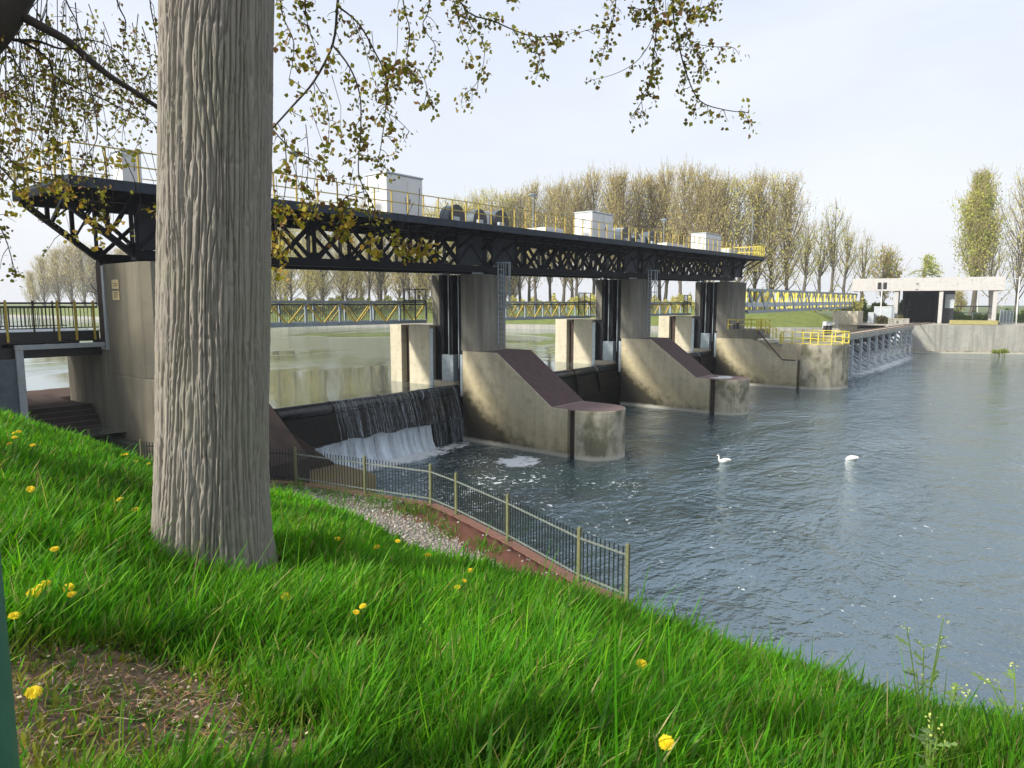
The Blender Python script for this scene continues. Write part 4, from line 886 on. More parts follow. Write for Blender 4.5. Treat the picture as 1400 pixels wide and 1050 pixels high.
# ------------------------------------------------------------------ swans
def swan(px,py,head_deg,label,dip=False,Lb=.62):
    P=pz(px,py,0); t=thing('swan',label,'swan',(P[0],P[1],0),'swans on the river')
    if dip: sp=[(-.52,.13,.015,.012),(-.42,.13,.09,.045),(-.26,.13,.17,.11),(-.05,.12,.205,.16),(.12,.08,.18,.15),(.24,.0,.11,.1),(.32,-.12,.055,.055),(.36,-.3,.04,.04)]
    else: sp=[(-.5,.16,.015,.012),(-.42,.14,.08,.04),(-.27,.12,.155,.10),(-.06,.10,.195,.15),(.12,.09,.18,.145),(.24,.11,.12,.11),(.31,.17,.07,.075),(.345,.25,.05,.055),(.345,.33,.042,.046),(.325,.41,.038,.042),(.345,.475,.038,.042),(.395,.505,.046,.046),(.45,.495,.045,.043),(.49,.475,.028,.026)]
    V=[];F=[];n=12
    for i,(x,z,w,h) in enumerate(sp):
        a=sp[max(i-1,0)];b=sp[min(i+1,len(sp)-1)]; dx,dz=b[0]-a[0],b[1]-a[1]; l=math.hypot(dx,dz); nx,nz=-dz/l,dx/l
        for k in range(n):
            an=2*math.pi*k/n; V.append((x+nx*h*math.sin(an),w*math.cos(an),z+nz*h*math.sin(an)))
    for i in range(len(sp)-1):
        for k in range(n): F.append((i*n+k,i*n+(k+1)%n,(i+1)*n+(k+1)%n,(i+1)*n+k))
    F+= [tuple(range(n-1,-1,-1)),tuple((len(sp)-1)*n+k for k in range(n))]
    def mk(b,name,m_,sm=True):
        me=bpy.data.meshes.new(name); me.from_pydata(b.v,[],b.f); me.materials.append(m_); me.polygons.foreach_set('use_smooth',[sm]*len(me.polygons)); o=bpy.data.objects.new(name,me); C.objects.link(o); o.parent=t; return o
    o=mk(MB().add(V,F),'body',M_swan); ss=o.modifiers.new('s','SUBSURF'); ss.levels=1; ss.render_levels=2
    for s in(-1,1):
        w=MB(); rr=[(-.44,.2,.05),(-.3,.235,.09),(-.1,.25,.11),(.08,.225,.09),(.17,.16,.03)]
        for x,z,h in rr: pass
        V2=[];F2=[]
        for i,(x,z,h) in enumerate(rr):
            for k,(yy,zz) in enumerate(((.06,z+.03),(.15+.05*math.sin(i),z),(.19,z-h),(.12,z-h*1.3),(.05,z-h*.4))): V2.append((x,s*yy,zz))
        for i in range(4):
            for k in range(5): F2.append((i*5+k,i*5+(k+1)%5,i*5+5+(k+1)%5,i*5+5+k))
        F2+=[(0,1,2,3,4),(20,21,22,23,24)]
        q=mk(w.add(V2,F2),'wing',M_swan); q.modifiers.new('s','SUBSURF').render_levels=2
    if not dip:
        mk(MB().tube([(.48,0,.475),(.53,0,.455),(.57,0,.443)],[.022,.018,.010],8),'bill',M_bill)
        mk(MB().tube([(.475,0,.495),(.50,0,.482)],[.016,.012],6),'bill_knob',M_rail)
        for s in(-1,1): mk(MB().tube([(.44,s*.036,.505),(.44,s*.046,.505)],.009,6),'eye',M_rail)
    t.rotation_euler.z=math.radians(head_deg); t.scale=(.76,)*3
swan(989,632,38.6+90+12,'white swan swimming with curved neck raised in the middle of the river')
swan(1163,628,38.6+90-20,'white swan farther right with its head under water',True)
# ------------------------------------------------------------------ the big poplar in front
TP=pD(294,415,4.62); TX,TY_=TP[0],TP[1]; tz=float(ground(TX,TY_))
T=thing('poplar_tree','big rough barked poplar trunk in the foreground grass with hanging young leaves','tree',(TX,TY_,tz))
def trunk_mesh():
    zs=np.concatenate([np.arange(tz-.35,10.6,.0115),np.linspace(10.65,19,40)]); nt_=620; th=np.linspace(0,2*np.pi,nt_,endpoint=False)
    TH,ZZ=np.meshgrid(th,zs); h=ZZ-tz
    r=.338-.010*h+.05*np.exp(-np.clip(h,-.2,9)/.3)+.012*np.sin(2*TH+.7+h*.3)+.032*np.exp(-np.clip(h,-.2,9)/.35)*np.cos(5*TH+1.)
    r=np.maximum(r,.07)
    u=TH/(2*np.pi)
    def furrow(n,seed,amp,zk,wd):
        ph=u*n+amp*(vnoise(np.mod(u*n*.5,n*.5),ZZ*zk+60,seed,n//2)-.5)+.35*(vnoise(np.mod(u*n*2,n*2),ZZ*zk*4+60,seed+1,n*2)-.5)
        fr=np.abs(ph-np.round(ph)); ww=wd*(.55+.9*vnoise(np.mod(u*n,n),ZZ*2.3+60,seed+2,n)); dep=np.clip(.25+1.3*vnoise(np.mod(u*n*1.0,n),ZZ*3.1+60,seed+3,n),0,1)
        return dep*np.exp(-(fr/ww)**2)
    f=np.maximum(furrow(56,41,1.8,1.1,.135),.9*furrow(42,51,2.2,1.5,.11)); f2=furrow(104,61,4.,3.,.16)
    f3=vnoise(np.mod(u*300,300),ZZ*22,43,300); cr=np.clip(vnoise(np.mod(u*70,70),ZZ*20,44,70)-.66,0,1)
    d=-.023*f-.006*f2+.004*(f3-.5)-.02*cr+.006*(vnoise(u*9,ZZ*2.2,45,9)-.5)
    r=r+d*np.clip((r-.05)/.2,.2,1)
    lean=.063*(ZZ-8)
    V=np.stack([TX+r*np.cos(TH)+lean*RT[0],TY_+r*np.sin(TH)+lean*RT[1],ZZ],-1).reshape(-1,3); m_=len(zs)
    i,k=np.meshgrid(np.arange(m_-1),np.arange(nt_),indexing='ij'); a=(i*nt_+k).ravel(); b=(i*nt_+(k+1)%nt_).ravel()
    return bulk('trunk',V,[np.stack([a,b,b+nt_,a+nt_],1)],M_bark,None,T,smooth=True)
trunk_mesh()
# ---- boughs, hanging twigs and leaves
LV=[];LC=[]
OL=np.array([(.22,.20,.035),(.26,.23,.04),(.18,.18,.03),(.25,.17,.05),(.24,.25,.04),(.18,.10,.045)]); YL=np.array([(.34,.28,.04),(.28,.25,.03),(.36,.22,.05)])
def leaf_cluster(p,n,size,r,pal,hang=.6):
    p=np.asarray(p,float); c=p+r.normal(0,size*.9,(n,3)); d=r.normal(0,1,(n,3))+np.array([0,0,-hang]); d/=np.linalg.norm(d,axis=1)[:,None]
    s=np.cross(d,r.normal(0,1,(n,3))); s/=np.linalg.norm(s,axis=1)[:,None]; nn=np.cross(d,s); L=(size*r.uniform(.7,1.35,n))[:,None]; W_=L*r.uniform(.38,.52,n)[:,None]; cu=L*r.uniform(-.2,.3,n)[:,None]
    V=np.stack([c,c+d*L*.3+s*W_+nn*cu*.6,c+d*L*.62+s*W_*.72+nn*cu,c+d*L,c+d*L*.62-s*W_*.72+nn*cu,c+d*L*.3-s*W_+nn*cu*.6],1)
    LV.append(V.reshape(-1,3)); col=pal[r.integers(0,len(pal),n)]*r.uniform(.7,1.3,n)[:,None]; LC.append(np.repeat(col,6,0))
def px_line(pts,D,dD=0):
    n=len(pts); return [Vector(pD(x,y,D+dD*i/max(1,n-1))) for i,(x,y) in enumerate(pts)]
def smooth_line(P,k=4):
    out=[]; n=len(P)
    for i in range(n-1):
        p0,p1,p2,p3=P[max(i-1,0)],P[i],P[i+1],P[min(i+2,n-1)]
        for j in range(k):
            t=j/k; out.append(.5*((2*p1)+(p2-p0)*t+(2*p0-5*p1+4*p2-p3)*t*t+(3*p1-p0-3*p2+p3)*t**3))
    out.append(P[-1]); return out
def bough(P,r0,r1,parent,name='bough',mat=None,k=4):
    L=smooth_line(P,k); n=len(L); MB().tube(L,[r0+(r1-r0)*i/(n-1) for i in range(n)],6 if r0<.03 else 10).build(name,mat or M_twig,parent,smooth=True); return L
def twigs(L,r,parent_mb,every,ln,pal,leaf,nleaf,start=.1,sub=.5,tipn=4):
    """side shoots with leaf tufts along a hanging line"""
    acc=0; n=len(L); tot=sum((L[i+1]-L[i]).length for i in range(n-1)); s=0
    for i in range(n-1):
        seg=(L[i+1]-L[i]).length; s+=seg; acc+=seg
        if s/tot<start: continue
        while acc>every:
            acc-=every*r.uniform(.6,1.4); p=np.array(L[i].lerp(L[i+1],r.random())); d=np.array([r.normal(0,.8),r.normal(0,.8),r.uniform(-1.1,.35)]); d/=np.linalg.norm(d); l=ln*r.uniform(.3,1.3)
            q=[p]
            for k in range(3): d=d+np.array([0,0,-.35])+r.normal(0,.2,3); d/=np.linalg.norm(d); q.append(q[-1]+d*l/3)
            parent_mb.tube([tuple(v) for v in q],[.0035,.003,.0022,.0016],3,cap=False)
            for k,v in enumerate(q[1:]):
                if k==2 or r.random()<sub: leaf_cluster(v,max(1,int(nleaf*r.uniform(.4,1.5))),leaf,r,pal)
    leaf_cluster(L[-1],tipn,leaf,r,pal)
r5=np.random.default_rng(55)
TW=MB()
ahead=np.array([TX,TY_,0.])
# limb leaving the trunk above the picture; the hanging branches come off it
LA=[Vector((TX,TY_,11.2)),Vector(pD(430,-120,5.0)),Vector(pD(620,-150,5.4)),Vector(pD(820,-150,5.9)),Vector(pD(960,-170,6.4))]
bough(LA,.09,.02,T,mat=M_bark)
LB=[Vector((TX,TY_,10.9)),Vector(pD(180,-150,5.2)),Vector(pD(40,-170,5.8)),Vector(pD(-120,-200,6.4))]
bough(LB,.10,.02,T,mat=M_bark)
HANG=[ # pixel course of each hanging branch, distance, root and tip radius, spacing, twig length
 ([(470,-140),(464,-30),(461,10),(455,60),(430,110),(400,145),(372,176)],5.3,.011,.006,.09,.13,4),
 ([(455,62),(478,92),(492,130),(493,180),(490,235),(502,265),(526,310),(549,337)],5.2,.007,.003,.07,.12,5),
 ([(461,8),(490,32),(513,72),(529,110),(526,160),(520,205),(515,228)],5.3,.007,.003,.05,.13,5),
 ([(540,-150),(551,0),(560,40),(556,90),(563,112)],5.5,.006,.0025,.08,.11,4),
 ([(590,-150),(588,0),(578,35),(596,65),(585,92)],5.6,.005,.002,.07,.10,4),
 ([(600,-150),(628,0),(678,30),(730,50),(769,47)],5.8,.008,.003,.06,.11,5),
 ([(632,5),(642,30),(662,62),(655,108),(632,132)],5.8,.004,.002,.08,.10,4),
 ([(612,-40),(630,40),(648,82)],5.7,.004,.002,.09,.1,3),
 ([(722,48),(736,75),(745,102)],5.9,.004,.002,.045,.09,4),
 ([(880,-150),(894,0),(897,40),(893,80),(886,122),(862,162)],6.0,.008,.0025,.05,.12,5),
 ([(897,32),(888,60),(868,86),(838,102),(806,110)],6.0,.004,.0015,.2,.07,2),
 ([(850,-150),(842,0),(834,38),(822,82)],6.0,.005,.002,.05,.10,4),
 ([(840,36),(815,38),(787,46)],6.0,.003,.002,.06,.08,4),
 ([(930,-150),(920,0),(928,60),(940,105),(957,138),(990,150),(1024,154)],6.1,.008,.003,.06,.12,4),
 ([(936,30),(945,62),(960,82),(962,108)],6.1,.004,.002,.05,.10,4),
 ([(930,15),(968,8),(978,-10)],6.1,.004,.002,.04,.10,5),
 ([(926,45),(960,62),(1000,64)],6.1,.003,.002,.05,.10,4),
 ([(953,136),(948,160)],6.1,.003,.002,.05,.06,4),
 ([(915,-30),(890,10),(862,10)],6.0,.004,.002,.05,.10,5),
 ([(372,176),(400,205),(440,224),(452,240)],5.2,.005,.002,.08,.1,4),
 ([(430,112),(445,140),(450,170),(448,205)],5.2,.004,.002,.07,.1,4),
 ([(418,170),(422,215),(420,250),(425,290)],5.1,.003,.002,.08,.09,4),
 ([(380,-60),(385,15),(402,60),(395,110)],5.2,.006,.002,.06,.11,4),
 ([(420,-60),(418,20),(432,70),(428,95)],5.3,.005,.002,.06,.11,4),
 ([(388,180),(392,235),(386,290),(382,350)],5.1,.004,.002,.06,.09,4),
 ([(498,262),(470,272),(462,300),(470,320)],5.2,.004,.002,.06,.09,5),
 ([(525,112),(560,90),(580,108),(586,140)],5.3,.004,.002,.05,.10,5),
 ([(524,150),(545,165),(560,180)],5.3,.003,.002,.05,.10,4),
]
for pts,D,ra,rb,ev,ln,nl in HANG:
    L=bough(px_line(pts,D),ra,rb,T,'hanging_branch'); twigs(L,r5,TW,ev,ln,OL,.034,int(nl*1.35+.5),start=.30 if pts[0][1]<-50 else .05)
for x,y,n_ in((546,338,14),(570,344,22),(590,340,12),(560,350,10),(506,330,10),(515,345,16),(480,300,16),(470,318,12),(420,285,14),(408,300,12),(430,292,10),(385,290,18),(380,325,14),(384,350,14),(383,372,10),(446,236,8),(466,180,10),(540,95,16),(505,115,14),(525,135,14),(700,-2,10),(925,10,24),(912,30,18),(955,15,18)):
    p=pD(x,y,5.15); leaf_cluster(p,int(n_*1.5),.038,r5,YL if y>280 else OL); q=p+np.array([r5.normal(0,.04),r5.normal(0,.04),.16]); TW.tube([tuple(p),tuple((p+q)/2+r5.normal(0,.01,3)),tuple(q),tuple(q+r5.normal(0,.05,3)+np.array([0,0,.22]))],[.0015,.002,.0022,.0028],3,cap=False)
# ---- left: a second tree whose limb enters the frame at the top left corner
T2P=pD(-330,415,7.2); t2z=float(ground(T2P[0],T2P[1]))
T2=thing('poplar_tree','neighbouring poplar whose dark limb and leafy shoots enter at the top left','tree',(T2P[0],T2P[1],t2z))
MB().tube([(T2P[0],T2P[1],t2z-.3),(T2P[0],T2P[1],8),(T2P[0],T2P[1],12.5),(T2P[0]+.2,T2P[1],17)],[.42,.34,.28,.1],18).build('trunk',M_bark,T2,smooth=True)
bough([Vector((T2P[0],T2P[1],8.3)),Vector(pD(-140,150,6.9)),Vector(pD(-30,50,6.6)),Vector(pD(15,-10,6.5)),Vector(pD(60,-90,6.5)),Vector(pD(110,-220,6.6))],.20,.10,T2,mat=M_twig)
LEFT=[([(10,12),(60,38),(95,58),(120,80),(150,104),(182,124),(222,150),(300,190)],6.5,.036,.014,.16,.2,3),
 ([(-40,20),(10,52),(50,56),(80,66),(98,66)],6.6,.016,.005,.1,.2,4),
 ([(8,50),(40,62),(66,82),(75,105),(105,120),(150,140),(200,165)],6.7,.012,.003,.1,.2,4),
 ([(-60,40),(2,58),(25,92),(40,118),(50,140)],6.6,.008,.003,.08,.2,5),
 ([(-40,148),(0,130),(40,106),(70,88)],7.2,.006,.003,.08,.2,4),
 ([(116,76),(121,110),(130,150),(133,183),(128,200),(117,217),(112,255)],6.3,.006,.002,.14,.13,3),
 ([(98,55),(135,57),(172,80),(214,128)],6.8,.006,.002,.09,.18,4),
 ([(134,182),(150,196),(160,210)],6.3,.004,.002,.06,.08,3),
 ([(117,106),(155,124),(205,164),(214,176)],6.9,.005,.002,.09,.16,4),
 ([(140,205),(146,240),(137,265),(146,300)],6.2,.004,.0015,.07,.06,4),
 ([(170,215),(192,270),(184,300),(180,325)],6.2,.004,.0015,.3,.05,1),
 ([(-80,80),(-20,200),(20,250),(60,300),(90,322)],6.9,.01,.003,.10,.2,4),
 ([(-80,150),(-30,260),(5,320),(20,370)],7.0,.008,.003,.09,.2,5),
 ([(-60,120),(10,215),(50,235),(90,240)],7.0,.008,.003,.07,.18,6),
 ([(60,-80),(90,0),(105,30),(112,60)],6.8,.008,.003,.08,.18,4),
 ([(150,-80),(160,0),(172,30),(168,60)],6.8,.008,.003,.08,.18,4),
 ([(205,-60),(205,0),(212,40),(218,80)],6.6,.006,.003,.09,.14,3)]
for pts,D,ra,rb,ev,ln,nl in LEFT:
    L=bough(px_line(pts,D),ra,rb,T2,'bough' if ra>.011 else 'hanging_branch'); twigs(L,r5,TW,ev,ln,OL,.032,nl,start=.1,sub=.45)
SPLIT=sum(len(v) for v in LV)
for k in range(55):      # the thicker leafy mass hanging left of the trunk
    x=r5.uniform(-30,215); y=r5.uniform(-10,120); D=r5.uniform(6.6,8.4)
    l=r5.uniform(40,150)*(1.25 if x<130 else .7); pts=[(x,y),(x+r5.normal(0,9),y+l*.5),(x+r5.normal(0,16),y+l)]
    L=smooth_line(px_line(pts,D),3); TW.tube(L,[.004*(1-i/len(L))+.0012 for i in range(len(L))],3,cap=False)
    twigs(L,r5,TW,.11,.16,OL,.034,4,start=.05,sub=.4)
for k in range(26):
    x=abs(r5.normal(0,1))*75-5; y=r5.uniform(120,265)
    if k>55: x=r5.uniform(-20,25); y=r5.uniform(270,400)
    p=pD(x,y,r5.uniform(6.7,8)); TW.tube([tuple(p),tuple(p+r5.normal(0,.05,3)+np.array([0,0,.3])),tuple(p+r5.normal(0,.1,3)+np.array([0,0,.8])),tuple(p+r5.normal(0,.15,3)+np.array([0,0,1.4]))],[.002,.003,.0035,.004],3,cap=False); leaf_cluster(p,int(r5.uniform(8,18)),.042,r5,OL if r5.random()<.6 else YL*.7)
for x,y,n_ in((88,255,16),(92,268,14),(118,280,9),(128,302,11),(140,298,9),(150,305,9),(127,315,6),(97,322,7),(137,336,6),(212,285,9),(216,292,8),(166,222,10),(148,222,8),(155,310,9),(35,265,16),(20,285,12)):
    p=pD(x,y,6.2); TW.tube([tuple(p),tuple(p+r5.normal(0,.03,3)+np.array([0,0,.2])),tuple(p+r5.normal(0,.06,3)+np.array([0,0,.5]))],[.0015,.002,.0028],3,cap=False); leaf_cluster(p,int(n_*1.4),.034,r5,YL)
TW.build('twigs',M_twig,T2)['kind']='stuff'
V=np.concatenate(LV);Cc=np.concatenate(LC)
for nm,v,c_,par in(('foliage',V[:SPLIT],Cc[:SPLIT],T),('foliage',V[SPLIT:],Cc[SPLIT:],T2)):
    n=len(v)//6; tag(bulk(nm,v,[np.arange(6*n).reshape(n,6)],M_leaf,c_,par),kind='stuff')
# ------------------------------------------------------------------ grass
def blades(N_,dmin,dmax,pxa=-160,pxb=1560,hs=1.,dens=None,seed=3,wmul=1.,pal=None,keepfloor=False):
    r=np.random.default_rng(seed); u=r.random(N_); D=dmin*(dmax/dmin)**(u**.9); px=r.uniform(pxa,pxb,N_); dx=(px-700)
    d=FW[None]*939+RT[None]*dx[:,None]; a=np.arctan2(d[:,1],d[:,0]); x=D*np.cos(a); y=D*np.sin(a); z=ground(x,y)
    fl_=floor_z(x,y); dirt=dirtmask(x,y); aa=a-HEAD; dc=np.interp(aa,_az,_d)
    keep=(z>fl_+.10)&(D<dc*1.5+1)&(z>.15)&(np.hypot(x-TX,y-TY_)>.36)&(r.random(N_)>dirt*.80)
    x,y,z,D,dirt=x[keep],y[keep],z[keep],D[keep],dirt[keep]; n=len(x)
    pt=vnoise(x*1.7+20,y*1.7+20,51); p2=vnoise(x*6+20,y*6+20,52)
    h=hs*(.10+.17*pt+.08*p2)*r.lognormal(0,.28,n)*(1-.65*dirt); w=wmul*np.maximum(.0032,.00085*D)*r.uniform(.7,1.5,n)
    az=r.uniform(0,2*np.pi,n); lean=r.uniform(.05,.55,n)+.25*(r.random(n)<.15); bd=r.uniform(.0,.75,n)
    ld=np.stack([np.cos(az),np.sin(az),0*az],1)+np.array(RT)*.35; sdv=np.stack([-np.sin(az),np.cos(az),0*az],1)
    tw=r.uniform(-.9,.9,n); sdv=sdv*np.cos(tw)[:,None]+ld*np.sin(tw)[:,None]*.6
    B=np.stack([x,y,z-.01],1); up=np.array([0,0,1.])
    rows=[]
    for f,wf in((0,.85),(.4,1.),(.75,.7)):
        c=B+ld*(h*(lean*f+bd*f*f*.5))[:,None]+up*(h*(f-.28*bd*f*f))[:,None]; rows+= [c-sdv*(w*wf)[:,None],c+sdv*(w*wf)[:,None]]
    tip=B+ld*(h*(lean+bd*.5))[:,None]+up*(h*(1-.28*bd))[:,None]
    V=np.stack(rows+[tip],1).reshape(-1,3); o=np.arange(n)[:,None]*7
    q=np.concatenate([o+np.array([[0,1,3,2]]),o+np.array([[2,3,5,4]])]); t3=o+np.array([[4,5,6]])
    pal=np.array(pal if pal is not None else [(.066,.25,.006),(.095,.30,.008),(.05,.21,.008),(.14,.32,.014),(.07,.24,.010)])
    c=pal[r.integers(0,len(pal),n)]*(.7+.6*r.random(n))[:,None]*((.72+.5*vnoise(x*.8+7,y*.8+7,53))*(.68+.7*vnoise(x*5+7,y*5+7,54)))[:,None]
    yl=np.clip(dirt*1.2+.0,0,1)*(r.random(n)<.6); c=c*(1-yl[:,None])+np.array([.20,.21,.035])*yl[:,None]
    st=r.random(n)<.022; c[st]=np.array([.34,.30,.13])
    return V,q,t3,np.repeat(c,7,0)
def put(name,sets,label,mat,cat='grass'):
    V=[];Q=[];T3=[];CC=[];o=0
    for v,q,t3,c in sets: V.append(v);Q.append(q+o);T3.append(t3+o);CC.append(c);o+=len(v)
    return tag(bulk(name,np.concatenate(V),[np.concatenate(Q),np.concatenate(T3)],mat,np.concatenate(CC)),label,cat,kind='stuff')
put('grass',[blades(120000,1.0,5.2,seed=3,hs=.52,wmul=.88),blades(115000,4.2,18,seed=4,hs=.50,pxa=-120,pxb=1500),blades(1500,1.3,6,seed=5,hs=1.1,wmul=1.1),blades(9000,1.2,8,seed=6,hs=.6,wmul=2.1,pal=[(.07,.19,.02),(.10,.22,.03),(.05,.15,.02)]),blades(12000,1.1,7,seed=9,hs=.45,pal=[(.30,.29,.10),(.22,.26,.05),(.36,.33,.16)])],'long bright green grass covering the near bank',M_grass)
# tufts along the gravel and the fence foot
def tuft_set(pts,seed,hs=.2,per=70,sp=.22,pal=None):
    r=np.random.default_rng(seed); X=[];Y=[]
    for (x,y,k) in pts: X.append(x+r.normal(0,sp*k,int(per*k)));Y.append(y+r.normal(0,sp*k,int(per*k)))
    x=np.concatenate(X);y=np.concatenate(Y);z=ground(x,y);n=len(x); h=hs*r.lognormal(0,.35,n); w=r.uniform(.006,.013,n); az=r.uniform(0,6.28,n); ld=np.stack([np.cos(az),np.sin(az),0*az],1); sdv=np.stack([-np.sin(az),np.cos(az),0*az],1); B=np.stack([x,y,z-.01],1); le=r.uniform(.1,.8,n)
    rows=[]
    for f,wf in((0,.9),(.4,1.),(.75,.7)):
        c=B+ld*(h*le*f)[:,None]+np.array([0,0,1.])*(h*f*(1-.2*f))[:,None]; rows+=[c-sdv*(w*wf)[:,None],c+sdv*(w*wf)[:,None]]
    tip=B+ld*(h*le)[:,None]+np.array([0,0,1.])*(h*.8)[:,None]; V=np.stack(rows+[tip],1).reshape(-1,3);o=np.arange(n)[:,None]*7
    pal=np.array(pal or[(.07,.2,.02),(.10,.24,.03),(.14,.2,.03)]); c=pal[r.integers(0,len(pal),n)]*r.uniform(.6,1.3,n)[:,None]
    return V,np.concatenate([o+np.array([[0,1,3,2]]),o+np.array([[2,3,5,4]])]),o+np.array([[4,5,6]]),np.repeat(c,7,0)
tp=[(*pz(x,y,2.0)[:2],k) for x,y,k in[(395,672,1),(405,664,1.3),(450,676,1),(460,681,1.4),(490,684,2),(515,686,1.6),(540,690,2),(552,697,1.5),(560,702,1),(575,700,1.2),(590,712,1),(605,722,1.2),(612,733,.8),(425,672,1),(380,668,1.4),(668,752,.8),(640,705,.5),(655,745,.7)]]
put('gravel_tufts',[tuft_set(tp,8)],'tufts of grass between the gravel and the picket fence',M_grass)
# gravel stones
r=np.random.default_rng(12); n=9000; y=r.uniform(8,24,n); x=fence_x(y)-r.uniform(.15,4.2,n)**1.0; z=ground(x,y); k=(z<floor_z(x,y)+.12); x,y,z=x[k],y[k],z[k]
k=~((fence_x(y)-x<.95)&(y<15.2)&(r.random(len(x))<.93)); x,y,z=x[k],y[k],z[k]; n=len(x)
octa=np.array([(1,0,0),(-1,0,0),(0,1,0),(0,-1,0),(0,0,.7),(0,0,-.7)]); tri=np.array([(0,2,4),(2,1,4),(1,3,4),(3,0,4),(2,0,5),(1,2,5),(3,1,5),(0,3,5)])
s=r.uniform(.02,.055,n); V=(octa[None]*s[:,None,None]*r.uniform(.6,1.3,(n,6,1))+r.normal(0,.004,(n,6,3))+np.stack([x,y,z+.008],1)[:,None]).reshape(-1,3)
pal=np.array([(.42,.38,.33),(.33,.30,.27),(.48,.45,.40),(.27,.24,.21),(.38,.31,.25)]); cc=pal[r.integers(0,5,n)]*r.uniform(.7,1.2,n)[:,None]
put_=tag(bulk('gravel',V,[(np.arange(n)[:,None,None]*6+tri[None]).reshape(-1,3)],M_litter,np.repeat(cc,6,0)),'loose pinkish grey gravel strip on the bank behind the fence','gravel',kind='stuff')
# dead leaves and straw on the bare patch
r=np.random.default_rng(14); n=2200; i=r.integers(0,len(DC),n); x=np.array([DC[k][0] for k in i])+r.normal(0,.3,n); y=np.array([DC[k][1] for k in i])+r.normal(0,.3,n); z=ground(x,y)+r.uniform(.004,.03,n)
az=r.uniform(0,6.28,n); st=r.random(n)<.6; L_=np.where(st,r.uniform(.03,.12,n),r.uniform(.008,.022,n)); W_=np.where(st,.0014,L_*r.uniform(.15,.4,n))
a_=np.stack([np.cos(az),np.sin(az),r.normal(0,.25,n)],1); b_=np.stack([-np.sin(az),np.cos(az),r.normal(0,.3,n)],1); c0=np.stack([x,y,z],1)
V=np.stack([c0-a_*L_[:,None]*.5,c0+b_*W_[:,None],c0+a_*L_[:,None]*.5,c0-b_*W_[:,None]],1).reshape(-1,3)
pal=np.array([(.34,.21,.12),(.24,.14,.08),(.46,.36,.23),(.36,.18,.09),(.52,.43,.30)]); cc=pal[r.integers(0,5,n)]*r.uniform(.6,1.2,n)[:,None]
tag(bulk('leaf_litter',V,[np.arange(4*n).reshape(n,4)],M_litter,np.repeat(cc,4,0)),'dead brown leaves and straw on the bare soil at lower left','leaf litter',kind='stuff')
# broad-leaved weeds among the grass
def rosette(x,y,rad,nl,r,col,V,Fq,CC):
    z=float(ground(x,y))
    for k in range(nl):
        a=r.uniform(0,6.28); L=rad*r.uniform(.6,1.2); w=L*r.uniform(.13,.22); el=r.uniform(.3,1.1); d=np.array([math.cos(a)*math.cos(el),math.sin(a)*math.cos(el),math.sin(el)]); s=np.array([-math.sin(a),math.cos(a),0]); b=len(V); p=np.array([x,y,z])
        pts=[p-s*w*.2,p+s*w*.2]
        for f,wf in((.35,.8),(.7,1.),(.9,.5)): c=p+d*L*f-np.array([0,0,L*.35*f*f]); pts+=[c-s*w*wf,c+s*w*wf]
        V+= [tuple(q) for q in pts]; Fq+= [(b,b+1,b+3,b+2),(b+2,b+3,b+5,b+4),(b+4,b+5,b+7,b+6)]; cv=np.array(col)*r.uniform(.7,1.3); CC+= [cv]*8
V=[];Fq=[];CC=[]; r=np.random.default_rng(17)
for k in range(260):
    px=r.uniform(20,1400); py=r.uniform(680,1050); P=hit(px,py)
    if dirtmask(np.array([P[0]]),np.array([P[1]]))[0]>.1: continue
    if np.hypot(P[0]-TX,P[1]-TY_)<.42 or P[2]<floor_z(P[0],P[1])+.12: continue
    rosette(P[0],P[1],r.uniform(.05,.13),int(r.uniform(5,11)),r,[(.06,.17,.02),(.09,.2,.02),(.05,.13,.03),(.13,.2,.03)][k%4],V,Fq,CC)
for k in range(120):
    P=hit(r.uniform(40,420),r.uniform(850,1050)); rosette(P[0],P[1],r.uniform(.02,.05),int(r.uniform(6,12)),r,[(.16,.23,.03),(.10,.2,.03),(.2,.24,.04)][k%3],V,Fq,CC)
tag(bulk('broad_leaved_weeds',np.array(V),[np.array(Fq)],M_grass,np.array(CC)),'low broad leaved weeds scattered through the grass','weeds',kind='stuff')
# ------------------------------------------------------------------ dandelions
M_dand=simple('dandelion_yellow',(.85,.67,.01),(.80,.57,.01),.7,60,bs=.3,bd=.002); M_stem=simple('dandelion_stem',(.16,.24,.05),None,.7,30)
def dand_mesh():
    b=MB(); n=40
    for lay,(r0,r1,z0,z1) in enumerate(((.1,1.,.0,.10),(.08,.82,.08,.24),(.05,.6,.14,.36),(.0,.36,.2,.42))):
        m_=n-lay*8
        for k in range(m_):
            a=2*math.pi*(k+.3*lay)/m_+random.uniform(-.04,.04); w=.11*r1; rr=r1*random.uniform(.9,1.06); c,s=math.cos(a),math.sin(a)
            b.add([(c*r0,s*r0,z0),(c*rr*.6-s*w,s*rr*.6+c*w,z0+(z1-z0)*.75),(c*rr,s*rr,z1),(c*rr*.6+s*w,s*rr*.6-c*w,z0+(z1-z0)*.75)],[(0,1,2,3)])
    me=bpy.data.meshes.new('flower_head'); me.from_pydata(b.v,[],b.f); me.materials.append(M_dand)
    q=MB().tube([(0,0,-.5),(.1,0,-.3),(.25,0,-.05)],[.02]*3,5); 
    cup=MB().tube([(0,0,-.25),(0,0,-.05),(0,0,.06)],[.1,.34,.42],10); mc=bpy.data.meshes.new('calyx'); mc.from_pydata(cup.v,[],cup.f); mc.materials.append(M_stem); return me,mc
dm_,dc_=dand_mesh()
